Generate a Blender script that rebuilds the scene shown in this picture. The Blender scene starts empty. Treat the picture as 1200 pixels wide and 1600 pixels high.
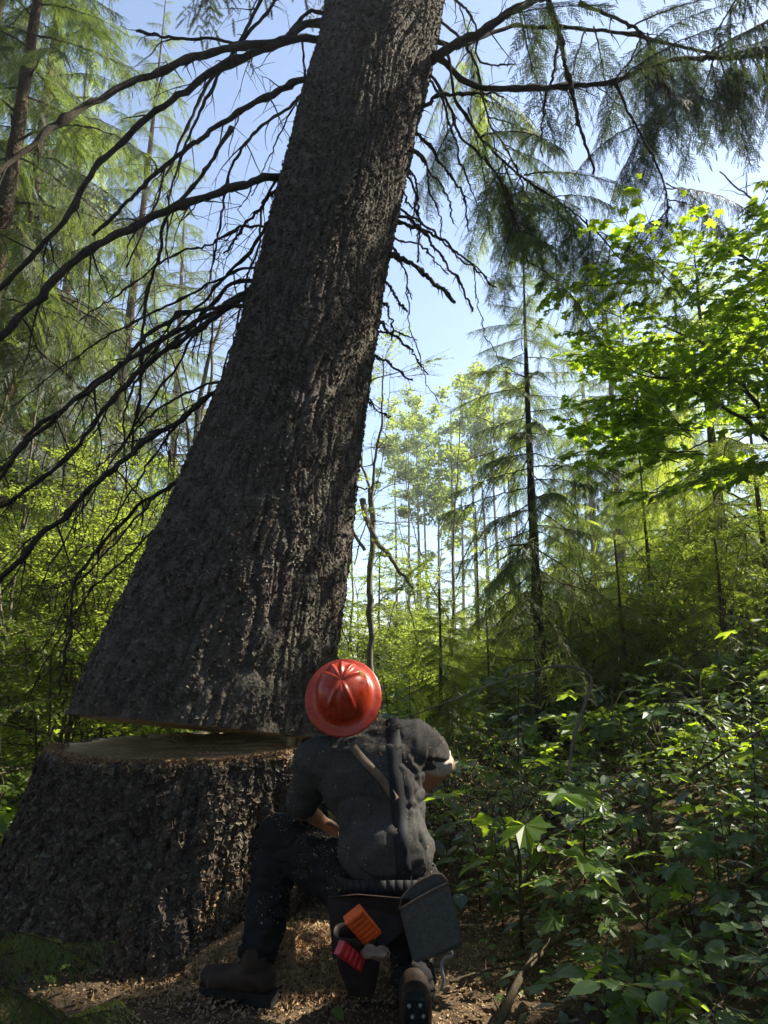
import bpy, math, random
import numpy as np
from mathutils import Vector, Matrix
from mathutils.bvhtree import BVHTree
R = math.radians
rnd = random.Random(7)
rng = np.random.default_rng(7)
sc = bpy.context.scene
col = sc.collection

# ------------------------------------------------------------------ camera, sky, sun, exposure
PITCH = R(12.0); F = 1066.7; CZ = 1.15
cam = bpy.data.cameras.new('camera'); cam_o = bpy.data.objects.new('camera', cam); col.objects.link(cam_o)
cam.sensor_fit = 'VERTICAL'; cam.sensor_height = 36; cam.lens = 24; cam.clip_start = .05; cam.clip_end = 2000
cam_o.location = (0, 0, CZ); cam_o.rotation_euler = (R(90) + PITCH, 0, 0)
sc.camera = cam_o
SUN_AZ, SUN_EL = R(70), R(46)        # azimuth from +Y towards +X
w = bpy.data.worlds.new('World'); sc.world = w; w.use_nodes = True
nt = w.node_tree; bg = nt.nodes['Background']
sky = nt.nodes.new('ShaderNodeTexSky'); sky.sky_type = 'NISHITA'; sky.sun_disc = False
sky.sun_elevation = SUN_EL; sky.sun_rotation = SUN_AZ
sky.air_density = 1.0; sky.dust_density = .35; sky.ozone_density = 1.6
nt.links.new(sky.outputs[0], bg.inputs[0]); bg.inputs[1].default_value = 0.095
sun = bpy.data.lights.new('sun', 'SUN'); sun_o = bpy.data.objects.new('sun', sun); col.objects.link(sun_o)
sun.energy = 5.0; sun.angle = R(.55); sun.color = (1, .93, .80)
sdir = Vector((math.sin(SUN_AZ) * math.cos(SUN_EL), math.cos(SUN_AZ) * math.cos(SUN_EL), math.sin(SUN_EL)))
sun_o.rotation_euler = sdir.to_track_quat('Z', 'Y').to_euler()
sc.view_settings.view_transform = 'Standard'; sc.view_settings.look = 'None'
sc.view_settings.gamma = 1; sc.view_settings.use_curve_mapping = False
sc.view_settings.exposure = 1.5
sc.cycles.use_denoising = True
sc.cycles.max_bounces = 8; sc.cycles.diffuse_bounces = 4; sc.cycles.transmission_bounces = 4
sc.cycles.glossy_bounces = 2; sc.cycles.transparent_max_bounces = 8
sc.cycles.sample_clamp_indirect = 6

# ------------------------------------------------------------------ helpers
def W(px, py, Y):
    """point at world depth y=Y seen at photograph pixel (px, py); also metres per pixel there"""
    u = (px - 600) / F; v = (800 - py) / F
    d = np.array([u, math.cos(PITCH) - v * math.sin(PITCH), math.sin(PITCH) + v * math.cos(PITCH)])
    t = Y / d[1]
    return np.array([0, 0, CZ]) + d * t
def mpp(px, py, Y):
    v = (800 - py) / F
    return Y / (math.cos(PITCH) - v * math.sin(PITCH)) / F

def _hash(i, j, k, seed):
    n = (i * 374761393 + j * 668265263 + k * 2147483647 + seed * 974711) & 0xffffffff
    n = ((n ^ (n >> 13)) * 1274126177) & 0xffffffff
    n = (n ^ (n >> 16)) & 0xffffffff
    return (n & 0xffff) / 65535.0
def vnoise(P, seed=0):
    P = np.asarray(P, float); fl = np.floor(P).astype(np.int64); f = P - fl; f = f * f * (3 - 2 * f)
    i, j, k = fl[..., 0], fl[..., 1], fl[..., 2]; out = 0
    for a in (0, 1):
        wa = f[..., 0] if a else 1 - f[..., 0]
        for b in (0, 1):
            wb = f[..., 1] if b else 1 - f[..., 1]
            for c in (0, 1):
                wc = f[..., 2] if c else 1 - f[..., 2]
                out = out + wa * wb * wc * _hash(i + a, j + b, k + c, seed)
    return out
def fbm(P, o=4, seed=0):
    s = 0; a = .5; t = 0; P = np.asarray(P, float)
    for q in range(o):
        s = s + a * vnoise(P * 2 ** q + q * 17.3, seed + q); t += a; a *= .5
    return s / t

def norm(v): v = np.asarray(v, float); return v / (np.linalg.norm(v) + 1e-12)
def mesh(name, v, faces, mats=(), midx=None, smooth=True):
    """faces: list of (n,k) index arrays; midx: material index per face array"""
    me = bpy.data.meshes.new(name)
    v = np.asarray(v, np.float32)
    faces = [np.asarray(f, np.int32) for f in faces if len(f)]
    me.vertices.add(len(v)); me.vertices.foreach_set('co', v.ravel())
    nl = sum(f.size for f in faces); nf = sum(len(f) for f in faces)
    me.loops.add(nl); me.polygons.add(nf)
    me.loops.foreach_set('vertex_index', np.concatenate([f.ravel() for f in faces]))
    tot = np.concatenate([np.full(len(f), f.shape[1], np.int32) for f in faces])
    st = np.concatenate([[0], np.cumsum(tot)[:-1]]).astype(np.int32)
    me.polygons.foreach_set('loop_start', st); me.polygons.foreach_set('loop_total', tot)
    me.polygons.foreach_set('use_smooth', np.full(nf, smooth))
    if midx is not None:
        me.polygons.foreach_set('material_index', np.concatenate([np.full(len(f), m, np.int32) for f, m in zip(faces, midx)]))
    me.update(calc_edges=True)
    for m in mats: me.materials.append(m)
    return me
def obj(name, data, parent=None, M=None, loc=None, mat=None):
    o = bpy.data.objects.new(name, data); col.objects.link(o)
    if parent is not None: o.parent = parent
    if M is not None: o.matrix_basis = Matrix(np.asarray(M).tolist())
    if loc is not None: o.location = loc
    if mat is not None: data.materials.append(mat)
    return o
def tag(o, label=None, cat=None, group=None, kind=None):
    if label: o['label'] = label
    if cat: o['category'] = cat
    if group: o['group'] = group
    if kind: o['kind'] = kind
    return o
def empty(name, loc, label=None, cat=None, group=None, rz=0):
    o = bpy.data.objects.new(name, None); col.objects.link(o); o.location = loc; o.rotation_euler.z = rz
    o.empty_display_size = .1
    return tag(o, label, cat, group)

class MB:
    def __init__(s): s.v = []; s.f = {}; s.n = 0
    def add(s, v, f, key=0):
        f = np.asarray(f); s.v.append(np.asarray(v, float)); s.f.setdefault((f.shape[1], key), []).append(f + s.n); s.n += len(v)
    def tube(s, pts, rad, n=6, key=0, cap=True, rough=0, seed=0):
        P = np.asarray(pts, float); rad = np.asarray(rad, float) * np.ones(len(P))
        T = np.gradient(P, axis=0); T /= np.linalg.norm(T, axis=1)[:, None] + 1e-12
        N = np.zeros_like(P); a = np.cross(T[0], [0, 0, 1.]); 
        if np.linalg.norm(a) < .1: a = np.cross(T[0], [1., 0, 0])
        N[0] = norm(a)
        for i in range(1, len(P)): N[i] = norm(N[i - 1] - T[i] * np.dot(N[i - 1], T[i]))
        B = np.cross(T, N); th = np.arange(n) * 2 * math.pi / n
        rr = rad[:, None] * np.ones(n)
        if rough:
            q = np.stack([P[:, None, 0] * 25 + np.cos(th) * 1.2, P[:, None, 1] * 25 + np.sin(th) * 1.2, P[:, None, 2] * 25 + 0 * th], -1)
            rr = rr * (1 + rough * (vnoise(q, seed) - .45) * 2)
        V = P[:, None] + rr[..., None] * (N[:, None] * np.cos(th)[None, :, None] + B[:, None] * np.sin(th)[None, :, None])
        i = np.arange(len(P) - 1)[:, None] * n; j = np.arange(n)[None]; j2 = (j + 1) % n
        f = np.stack([i + j, i + j2, i + n + j2, i + n + j], -1).reshape(-1, 4)
        s.add(V.reshape(-1, 3), f, key)
        if cap:
            b = s.n; s.v.append(np.array([P[0] , P[-1]])); s.n += 2
            base = b - len(P) * n
            jj = np.arange(n)
            s.f.setdefault((3, key), []).append(np.stack([base + (jj + 1) % n, base + jj, np.full(n, b)], -1))
            e = base + (len(P) - 1) * n
            s.f.setdefault((3, key), []).append(np.stack([e + jj, e + (jj + 1) % n, np.full(n, b + 1)], -1))
    def box(s, M, key=0):
        v = np.array([[x, y, z] for x in (-1, 1) for y in (-1, 1) for z in (-1, 1)], float) * .5
        v = v @ M[:3, :3].T + M[:3, 3]
        s.add(v, [[0, 1, 3, 2], [4, 6, 7, 5], [0, 4, 5, 1], [2, 3, 7, 6], [0, 2, 6, 4], [1, 5, 7, 3]], key)
    def inst(s, v, f, Ms, key=0):
        """copies of a small mesh (v, f) under an array of 4x4 matrices"""
        Ms = np.asarray(Ms); 
        if not len(Ms): return
        V = np.einsum('nij,kj->nki', Ms[:, :3, :3], v) + Ms[:, None, :3, 3]
        FF = (f[None] + (np.arange(len(Ms)) * len(v))[:, None, None]).reshape(-1, f.shape[1])
        s.add(V.reshape(-1, 3), FF, key)
    def mesh(s, name, mats=(), smooth=True):
        ks = list(s.f.keys())
        return mesh(name, np.concatenate(s.v), [np.concatenate(s.f[k]) for k in ks], mats, [k[1] for k in ks], smooth)

def frame(pos, x, n=(0, 0, 1), s=1.0, roll=0):
    x = norm(x); n = np.asarray(n, float); y = np.cross(n, x)
    if np.linalg.norm(y) < 1e-3: y = np.cross([0, 1, 0.1], x)
    y = norm(y); z = np.cross(x, y)
    if roll: c, d = math.cos(roll), math.sin(roll); y, z = c * y + d * z, c * z - d * y
    M = np.eye(4); s = np.ones(3) * s
    M[:3, 0] = x * s[0]; M[:3, 1] = y * s[1]; M[:3, 2] = z * s[2]; M[:3, 3] = pos
    return M
def spline(pts, n):
    P = np.asarray(pts, float); t = np.concatenate([[0], np.cumsum(np.linalg.norm(np.diff(P[:, :3], axis=0), axis=1))]); t /= t[-1]
    m = np.gradient(P, t, axis=0) if len(P) > 2 else np.repeat((P[1:] - P[:1]), 2, 0)
    u = np.linspace(0, 1, n); k = np.clip(np.searchsorted(t, u, 'right') - 1, 0, len(P) - 2)
    h = (t[k + 1] - t[k])[:, None]; x = ((u - t[k]) / h[:, 0])[:, None]
    return (2 * x**3 - 3 * x**2 + 1) * P[k] + (x**3 - 2 * x**2 + x) * h * m[k] + (-2 * x**3 + 3 * x**2) * P[k + 1] + (x**3 - x**2) * h * m[k + 1]

# ------------------------------------------------------------------ materials
def nodes(name):
    m = bpy.data.materials.new(name); m.use_nodes = True; t = m.node_tree; p = t.nodes['Principled BSDF']
    p.inputs['Specular IOR Level'].default_value = .25
    return m, t, p
def N(t, kind, **kw):
    n = t.nodes.new(kind)
    for k, v in kw.items():
        if k in n.inputs: n.inputs[k].default_value = v
        else: setattr(n, k, v)
    return n
def ramp(t, fac, stops):
    r = t.nodes.new('ShaderNodeValToRGB'); e = r.color_ramp.elements
    while len(e) < len(stops): e.new(.5)
    for a, (p, c) in zip(e, stops): a.position = p; a.color = (*c, 1)
    t.links.new(fac, r.inputs[0]); return r.outputs[0]
def bump(t, p, h, strength, dist):
    b = N(t, 'ShaderNodeBump', Strength=strength, Distance=dist); t.links.new(h, b.inputs['Height']); t.links.new(b.outputs[0], p.inputs['Normal']); return b
def coords(t, scale=(1, 1, 1), kind='Object'):
    c = t.nodes.new('ShaderNodeTexCoord'); m = N(t, 'ShaderNodeMapping'); m.inputs['Scale'].default_value = scale
    t.links.new(c.outputs[kind], m.inputs[0]); return m.outputs[0]
def mix(t, fac, a, b):
    m = t.nodes.new('ShaderNodeMix'); m.data_type = 'RGBA'
    for s, v in ((m.inputs[0], fac), (m.inputs[6], a), (m.inputs[7], b)):
        if isinstance(v, (int, float)): s.default_value = v
        elif isinstance(v, tuple): s.default_value = (*v, 1)
        else: t.links.new(v, s)
    return m.outputs[2]

def bark_mat(name, dark, mid, light, lich=(.27, .28, .22), lam=.5, sc_=1.0, bd=.012):
    m, t, p = nodes(name); co = coords(t)
    n1 = N(t, 'ShaderNodeTexNoise', Scale=9 * sc_, Detail=8, Roughness=.7); t.links.new(co, n1.inputs[0])
    co2 = coords(t, (26 * sc_, 26 * sc_, 7 * sc_))
    n2 = N(t, 'ShaderNodeTexNoise', Scale=1.0, Detail=7, Roughness=.75); t.links.new(co2, n2.inputs[0])
    vo = N(t, 'ShaderNodeTexVoronoi', Scale=55 * sc_); t.links.new(co, vo.inputs[0])
    c = ramp(t, n2.outputs[0], [(.33, dark), (.52, mid), (.72, light)])
    c = mix(t, .5, c, ramp(t, n1.outputs[0], [(.3, dark), (.65, light)]))
    n3 = N(t, 'ShaderNodeTexNoise', Scale=38 * sc_, Detail=5, Roughness=.8); t.links.new(co, n3.inputs[0])
    f = ramp(t, n3.outputs[0], [(.56, (0, 0, 0)), (.66, (1, 1, 1))])
    mm = N(t, 'ShaderNodeMath', operation='MULTIPLY'); t.links.new(f, mm.inputs[0]); mm.inputs[1].default_value = lam
    c = mix(t, mm.outputs[0], c, lich)
    n4 = N(t, 'ShaderNodeTexNoise', Scale=1.6 * sc_, Detail=6, Roughness=.7); t.links.new(co, n4.inputs[0])
    gm_ = N(t, 'ShaderNodeMath', operation='MULTIPLY'); t.links.new(ramp(t, n4.outputs[0], [(.42, (0, 0, 0)), (.62, (1, 1, 1))]), gm_.inputs[0]); gm_.inputs[1].default_value = .45
    c = mix(t, gm_.outputs[0], c, (.13, .125, .085))
    t.links.new(c, p.inputs['Base Color']); p.inputs['Roughness'].default_value = .92; p.inputs['Specular IOR Level'].default_value = .12
    a = N(t, 'ShaderNodeMath', operation='ADD'); t.links.new(n2.outputs[0], a.inputs[0]); t.links.new(vo.outputs[0], a.inputs[1])
    b = N(t, 'ShaderNodeMath', operation='ADD'); t.links.new(a.outputs[0], b.inputs[0]); t.links.new(n3.outputs[0], b.inputs[1])
    bump(t, p, b.outputs[0], .9, bd)
    return m
M_bark = bark_mat('old_bark', (.032, .026, .022), (.13, .105, .088), (.24, .205, .175), lam=.55)
M_bark2 = bark_mat('red_bark', (.03, .018, .012), (.10, .06, .04), (.18, .12, .08), lam=.3)
M_branch = bark_mat('branch_bark', (.015, .012, .010), (.05, .038, .03), (.11, .085, .06), (.2, .21, .13), .45, 3, .005)
M_pale = bark_mat('pale_bark', (.08, .07, .05), (.2, .17, .13), (.34, .3, .24), lam=.4, sc_=2, bd=.004)
M_twig = bark_mat('twig_bark', (.03, .02, .012), (.08, .055, .03), (.16, .12, .07), (.2, .21, .12), .3, 4, .003)

def leaf_mat(name, c1, c2, tr, f=.45, rough=.45, scale=3.0, spec=.3):
    m, t, p = nodes(name)
    oi = t.nodes.new('ShaderNodeObjectInfo'); co = coords(t)
    n = N(t, 'ShaderNodeTexNoise', Scale=scale, Detail=3, Roughness=.6); t.links.new(co, n.inputs[0])
    a = N(t, 'ShaderNodeMath', operation='MULTIPLY_ADD'); t.links.new(oi.outputs['Random'], a.inputs[0]); a.inputs[1].default_value = .45
    t.links.new(n.outputs[0], a.inputs[2])
    s = N(t, 'ShaderNodeMath', operation='SUBTRACT'); t.links.new(a.outputs[0], s.inputs[0]); s.inputs[1].default_value = .22
    c = ramp(t, s.outputs[0], [(.3, c1), (.7, c2)])
    t.links.new(c, p.inputs['Base Color']); p.inputs['Roughness'].default_value = rough; p.inputs['Specular IOR Level'].default_value = spec
    tl = t.nodes.new('ShaderNodeBsdfTranslucent')
    trc = mix(t, s.outputs[0], tr, tuple(min(1, x * 1.5) for x in tr)); t.links.new(trc, tl.inputs[0])
    mx = N(t, 'ShaderNodeMixShader', Fac=f); t.links.new(p.outputs[0], mx.inputs[1]); t.links.new(tl.outputs[0], mx.inputs[2])
    t.links.new(mx.outputs[0], t.nodes['Material Output'].inputs[0])
    return m
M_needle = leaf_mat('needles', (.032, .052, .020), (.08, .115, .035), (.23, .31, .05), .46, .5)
M_needle_y = leaf_mat('needles_painted_sunlit', (.05, .085, .02), (.12, .16, .035), (.50, .60, .06), .52, .5)  # brighter, yellower copy of the needles: sunlit look put into its colours
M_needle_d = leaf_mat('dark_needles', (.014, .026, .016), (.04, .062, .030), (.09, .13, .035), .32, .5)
M_maple = leaf_mat('maple_leaves', (.05, .10, .02), (.10, .16, .025), (.42, .58, .03), .55, .4)
M_alder = leaf_mat('bright_leaves', (.06, .10, .022), (.12, .16, .035), (.40, .50, .06), .52, .45)
M_under = leaf_mat('undergrowth_leaves', (.045, .09, .026), (.095, .15, .04), (.30, .42, .04), .4, .42, 2.0, .45)
M_under2 = leaf_mat('waxy_leaves', (.045, .075, .04), (.10, .135, .08), (.2, .28, .05), .3, .35, 2.0, .6)
M_dry = leaf_mat('dry_leaves', (.12, .08, .04), (.25, .17, .09), (.2, .12, .04), .3, .7)

def simple(name, c, c2=None, rough=.8, scale=20, bs=.3, bd=.003, spec=.3, stretch=(1, 1, 1), detail=5):
    m, t, p = nodes(name); co = coords(t, stretch)
    n = N(t, 'ShaderNodeTexNoise', Scale=scale, Detail=detail, Roughness=.65); t.links.new(co, n.inputs[0])
    t.links.new(ramp(t, n.outputs[0], [(.32, c), (.68, c2 or tuple(x * 1.4 for x in c))]), p.inputs['Base Color'])
    p.inputs['Roughness'].default_value = rough; p.inputs['Specular IOR Level'].default_value = spec
    if bs: bump(t, p, n.outputs[0], bs, bd)
    return m
M_ground = simple('forest_soil', (.05, .035, .022), (.16, .11, .065), .95, 9, .8, .03, .1, detail=10)
M_wood = simple('fresh_wood', (.50, .36, .20), (.74, .58, .36), .75, 7, .5, .004, .2, (1, 9, 9))
M_dust = simple('sawdust', (.30, .19, .10), (.50, .35, .20), .9, 60, .4, .003, .1)
M_lichen = simple('lichen_flakes', (.12, .112, .085), (.27, .25, .19), .9, 25, .2, .002, .1)
M_moss = simple('moss', (.07, .08, .025), (.18, .19, .06), .95, 30, .3, .004, .05)
M_flake = simple('bark_flakes', (.06, .045, .035), (.16, .13, .10), .9, 25, .2, .002, .1)

# ------------------------------------------------------------------ ground
def sstep(x, a, b): t = np.clip((x - a) / (b - a), 0, 1); return t * t * (3 - 2 * t)
def gz(x, y, fine=True):
    x = np.asarray(x, float); y = np.asarray(y, float)
    z = .62 * 5.5 * sstep(x - .10 * (y - 3), .35, 9.0) * 1.0 + .16 * sstep(x, .3, 1.4)
    z = z - .16 * np.clip(-1.2 - x, 0, 30) ** .9 - .05 * np.clip(y - 7, 0, 60) * sstep(-x, -4, 3)
    z = z + .10 * sstep(y, 4.5, 9) 
    q = np.stack([x * .7, y * .7, 0 * x], -1)
    z = z + .16 * (vnoise(q, 3) - .5) * sstep(np.hypot(x + .2, y - 2.6), .9, 2.2)
    if fine: z = z + .05 * (fbm(q * 5, 3, 9) - .5)
    return z
GS = .02; gx0, gy0 = -12.0, -2.0
_gx, _gy = np.meshgrid(np.arange(gx0, 14, GS), np.arange(gy0, 16, GS)); _G = gz(_gx, _gy)
def g(x, y):
    i, j = (y - gy0) / GS, (x - gx0) / GS
    if 0 <= i < _G.shape[0] - 1 and 0 <= j < _G.shape[1] - 1: return float(_G[int(i), int(j)])
    return float(gz(np.array([x]), np.array([y]))[0])
def ground():
    a = np.concatenate([-np.geomspace(900, 8, 30), np.linspace(-7.8, 7.8, 420), np.geomspace(8, 900, 30)])
    b = np.concatenate([-np.geomspace(300, 4, 20), np.linspace(-3.8, 10, 400), np.geomspace(10.3, 1500, 60)])
    X, Y = np.meshgrid(a, b); Z = gz(np.clip(X, -40, 40), np.clip(Y, -40, 90))
    q = np.stack([X * 9, Y * 9, 0 * X], -1); Z += .035 * (fbm(q, 4, 21) - .5) * (np.abs(X) < 9) * (Y < 12)
    n = len(a); i = np.arange(len(b) - 1)[:, None] * n + np.arange(n - 1)[None]
    f = np.stack([i, i + 1, i + n + 1, i + n], -1).reshape(-1, 4)
    o = obj('forest_floor', mesh('forest_floor', np.stack([X, Y, Z], -1).reshape(-1, 3), [f], [M_ground])); tag(o, kind='structure')
ground()

# ------------------------------------------------------------------ the leaning trunk and its stump
TY = 3.6
def bark_disp(P, T, s, amp, seed=0, vs=1.0):
    """P: axis-free coords (cos, sin) * r, s arc height"""
    wob = vnoise(np.stack([P[..., 0] * 2.5, P[..., 1] * 2.5, s * 2.2], -1), seed + 5) - .5
    q = np.stack([P[..., 0] * 19 + wob * 2.2, P[..., 1] * 19 + wob * 2.2, s * 4.4 * vs + wob * 2], -1)
    r1 = 1 - np.abs(2 * vnoise(q, seed) - 1); r1 = np.clip(r1, 0, 1)
    q2 = np.stack([P[..., 0] * 34, P[..., 1] * 34, s * 15 * vs], -1)
    r2 = vnoise(q2, seed + 1); r3 = vnoise(q2 * 2.1, seed + 2)
    low = vnoise(np.stack([P[..., 0] * 3, P[..., 1] * 3, s * 1.2], -1), seed + 3) - .5
    nz = vnoise(q, seed); gv = np.exp(-((nz - .5) / .085) ** 2)
    q3 = np.stack([P[..., 0] * 27 + wob * 3, P[..., 1] * 27 + wob * 3, s * 8 * vs + wob * 2], -1); gv2 = np.exp(-((vnoise(q3, seed + 8) - .5) / .07) ** 2)
    return amp * (.35 - 1.15 * gv - .5 * gv2 + .45 * (r2 - .5) + .35 * (r3 - .5)) + .05 * low
rows = [(1137, 108, 503, 3.60), (1065, 140, 511, 3.61), (1000, 172, 520, 3.62), (870, 238, 543, 3.66), (740, 290, 558, 3.72), (600, 346, 577, 3.80),
        (470, 386, 594, 3.90), (300, 435, 627, 4.05), (130, 478, 664, 4.25), (0, 503, 692, 4.42), (-120, 522, 712, 4.6)]
ctl = []
for py, L, Rr, Y in rows:
    c = W((L + Rr) / 2, py, Y); hw = (Rr - L) / 2 * mpp(600, py, Y)
    ctl.append([*c, hw * .975 - .008])
ctl = np.array(ctl)
d = norm(ctl[-1, :3] - ctl[-3, :3]); d = norm(d * np.array([.75, .8, 1]))
last = ctl[-1]
up = [np.array([*(last[:3] + d * k), max(.06, last[3] - .028 * k)]) for k in (1.5, 3.5, 6, 9, 13)]
low = spline(ctl, 460); high = spline(np.array([last] + up), 46)[1:]
axis = np.concatenate([low, high])
XC = ctl[0, 0]; TB, TC_, Z0 = -.085, -.138, float(ctl[0, 2])
nth = 640; th = np.arange(nth) * 2 * math.pi / nth
arc = np.concatenate([[0], np.cumsum(np.linalg.norm(np.diff(axis[:, :3], axis=0), axis=1))])
ct, st = np.cos(th)[None], np.sin(th)[None]
P2 = np.stack([ct * .6 + 0 * arc[:, None], st * .6 + 0 * arc[:, None]], -1)
dsp = bark_disp(P2, None, arc[:, None] + 0 * ct, .0165, 11)
rr = axis[:, 3:4] * (1 + .035 * np.sin(3 * th + 1.0)[None] + .02 * np.sin(5 * th)[None]) + dsp
X = axis[:, 0:1] + rr * ct; Y_ = axis[:, 1:2] + rr * st; Z_ = axis[:, 2:3] + TB * rr * ct + TC_ * rr * st
trunkV = np.stack([X, Y_, Z_], -1)
def side_faces(nr, nth, off=0):
    i = np.arange(nr - 1)[:, None] * nth; j = np.arange(nth)[None]; j2 = (j + 1) % nth
    return np.stack([i + j, i + j2, i + nth + j2, i + nth + j], -1).reshape(-1, 4) + off
tree = empty('felled_conifer', (float(XC), TY, .8), 'huge grey-barked conifer trunk leaning to the right above its stump, cut through', 'tree')
def rel(v, root): return np.asarray(v, float) - np.array(root.location)
o = obj('trunk', mesh('trunk', rel(trunkV.reshape(-1, 3), tree), [side_faces(len(axis), nth)], [M_bark]), tree)
# sawn underside
def cap(ring, key, wood_noise, flip, root, name, mats, zj=.004):
    c = ring.mean(0); k = np.linspace(0, 1, 46)[::-1]; 
    V = c + (ring[None] - c) * (k[:, None, None] ** .8)
    q = np.stack([V[..., 0] * 5, V[..., 1] * 60, V[..., 2] * 0], -1); V = V.copy()
    edge = (k < .999)[:, None]
    V[..., 2] += (zj * (vnoise(q, wood_noise) - .5) * 2 + zj * 2 * (vnoise(V * 9, 4) - .5)) * edge
    f = side_faces(len(k), ring.shape[0]); nb_ = ring.shape[0] * 3
    if flip: f = f[:, ::-1]
    return obj(name, mesh(name, rel(V.reshape(-1, 3), root), [f[:nb_], f[nb_:]], mats + [M_bark], [1, 0]), root)
cap(trunkV[0], 0, 31, True, tree, 'sawn_underside', [M_wood])

STOP = .715
srows = [(1168, 90, 503), (1190, 82, 503), (1250, 60, 503), (1330, 32, 500), (1400, 8, 492), (1480, -18, 486), (1560, -50, 480), (1640, -70, 480)]
sc_ = []
for py, L, Rr in srows:
    a, b = W(L, py, TY), W(Rr, py, TY); sc_.append([(a[0] + b[0]) / 2, TY, a[2], (b[0] - a[0]) / 2 * .972])
sc_ = np.array(sc_); sc_[0, 2] = STOP
sax = spline(sc_, 210); sarc = STOP - sax[:, 2]
ns = 720; ths = np.arange(ns) * 2 * math.pi / ns; ct, st = np.cos(ths)[None], np.sin(ths)[None]
P2 = np.stack([ct * .66 + 0 * sarc[:, None], st * .66 + 0 * sarc[:, None]], -1)
dsp = bark_disp(P2, None, sarc[:, None] + 0 * ct, .030, 40, .8)
depth = np.clip(sarc / .8, 0, 1.3)[:, None]
frontl = np.clip(-st, 0, 1) ** 1.5
flare = .13 * depth ** 1.3 * frontl * (1 - .5 * np.clip(ct, 0, 1)) + .05 * depth ** 1.5 * np.sin(5 * ths + .7)[None] + .03 * depth * np.sin(9 * ths)[None]
rs = sax[:, 3:4] * (1 + .035 * np.sin(3 * ths + 1.0)[None] * 0 + .01 * np.sin(4 * ths)[None]) + flare + dsp
stumpV = np.stack([sax[:, 0:1] + rs * ct, sax[:, 1:2] + rs * st, sax[:, 2:3] + 0 * rs], -1)
stumpV[0, :, 2] += .008 * (vnoise(np.stack([ths * 30, 0 * ths, 0 * ths], -1)) - .5)
stump = empty('tree_stump', (float(sc_[-2, 0]), TY, -.1), 'broad rough-barked stump with a sawn top dusted with sawdust, left of the kneeling man', 'stump')
o = obj('stump_bark', mesh('stump_bark', rel(stumpV.reshape(-1, 3), stump), [side_faces(len(sax), ns)[:, ::-1]], [M_bark]), stump)
cap(stumpV[0], 0, 35, False, stump, 'sawn_top', [M_wood], .010)
# hinge of uncut wood at the right-hand back
hb = MB()
for k in range(60):
    a = R(-6 + k * 1.1); r0 = .50 + .08 * rnd.random()
    x0, y0 = float(sax[0, 0]) + r0 * math.cos(a), TY + r0 * math.sin(a)
    zt = Z0 + TB * (x0 - XC) + TC_ * (y0 - TY)
    hb.tube([(x0, y0, STOP - .01), (x0 + .004, y0, (STOP + zt) / 2), (x0 + .01, y0, zt + .012)], [.022, .016, .022], 6)
if hb.n: obj('hinge_wood', hb.mesh('hinge_wood', [M_wood]), stump).data.transform(Matrix.Translation(-Vector(stump.location)))

def flakes(name, V, nth, i0, i1, n, smin, smax, mat, root, a0=150, a1=400, jit=.6, off=.004, seed=1, up=0.0, dens=None):
    r = np.random.default_rng(seed)
    i = r.integers(i0, i1, n); j = (r.uniform(a0, a1, n) / 360 * nth).astype(int) % nth
    if dens is not None:
        k = dens(V[i, j], r); i, j = i[k], j[k]; n = len(i)
    p = V[i, j]; tj = V[i, (j + 3) % nth] - V[i, (j - 3) % nth]; ti = V[np.minimum(i + 3, len(V) - 1), j] - V[np.maximum(i - 3, 0), j]
    nn = np.cross(tj, ti); nn /= np.linalg.norm(nn, axis=1)[:, None] + 1e-9
    nn[np.einsum('ij,ij->i', nn, p - V.mean((0, 1))) < 0] *= -1
    nn = nn + r.normal(0, jit, (n, 3)); nn[:, 2] += up; nn /= np.linalg.norm(nn, axis=1)[:, None]
    a = np.cross(nn, r.normal(size=(n, 3))); a /= np.linalg.norm(a, axis=1)[:, None]; b = np.cross(nn, a)
    s = (smin + (smax - smin) * r.random(n) ** 2.2)[:, None]
    c = p + nn * off
    q = np.stack([c - a * s, c - b * s * .7 + nn * s * .35, c + a * s * .9 - nn * s * .2, c + b * s * .8 + nn * s * .3 * r.random((n, 1))], 1)
    f = (np.arange(n) * 4)[:, None, None] + np.array([[0, 1, 2], [0, 2, 3]])[None]
    o = obj(name, mesh(name, rel(q.reshape(-1, 3), root), [f.reshape(-1, 3)], [mat], smooth=False), root); o['kind'] = 'stuff'
    return o
def dens_t(p, r): 
    d_ = vnoise(p * 4.5, 3) * .6 + vnoise(p * 14, 5) * .5
    return r.random(len(p)) < np.clip((d_ - .30) * 2.6, .06, 1) * np.clip(1.35 - (p[:, 2] - .8) * .25, .2, 1)
flakes('lichen', trunkV, nth, 2, 460, 70000, .003, .014, M_lichen, tree, seed=1, dens=dens_t)
flakes('bark_flakes', trunkV, nth, 2, 460, 42000, .005, .018, M_flake, tree, seed=2, jit=.45, dens=lambda p, r: r.random(len(p)) < .9)
flakes('lichen', stumpV, ns, 3, 200, 26000, .003, .017, M_lichen, stump, 170, 380, seed=3, dens=dens_t)
flakes('bark_flakes', stumpV, ns, 3, 200, 42000, .006, .024, M_flake, stump, 170, 380, seed=4, jit=.5)
def dens_s(p, r):
    n_ = vnoise(p * 6, 8) * .7 + vnoise(p * 20, 9) * .4
    low_ = np.exp(-((p[:, 0] + .62) / .24) ** 2) * np.clip((.40 - p[:, 2]) / .3, 0, 1)
    top_ = np.clip((p[:, 2] - .66) / .05, 0, 1) * .9
    return r.random(len(p)) < np.clip((n_ - .42) * 3, 0, 1) * np.clip(low_ * 1.6 + top_, 0, 1)
flakes('sawdust', stumpV, ns, 0, 205, 150000, .003, .009, M_dust, stump, 170, 400, seed=5, jit=.8, off=.006, up=.6, dens=dens_s)
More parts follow.
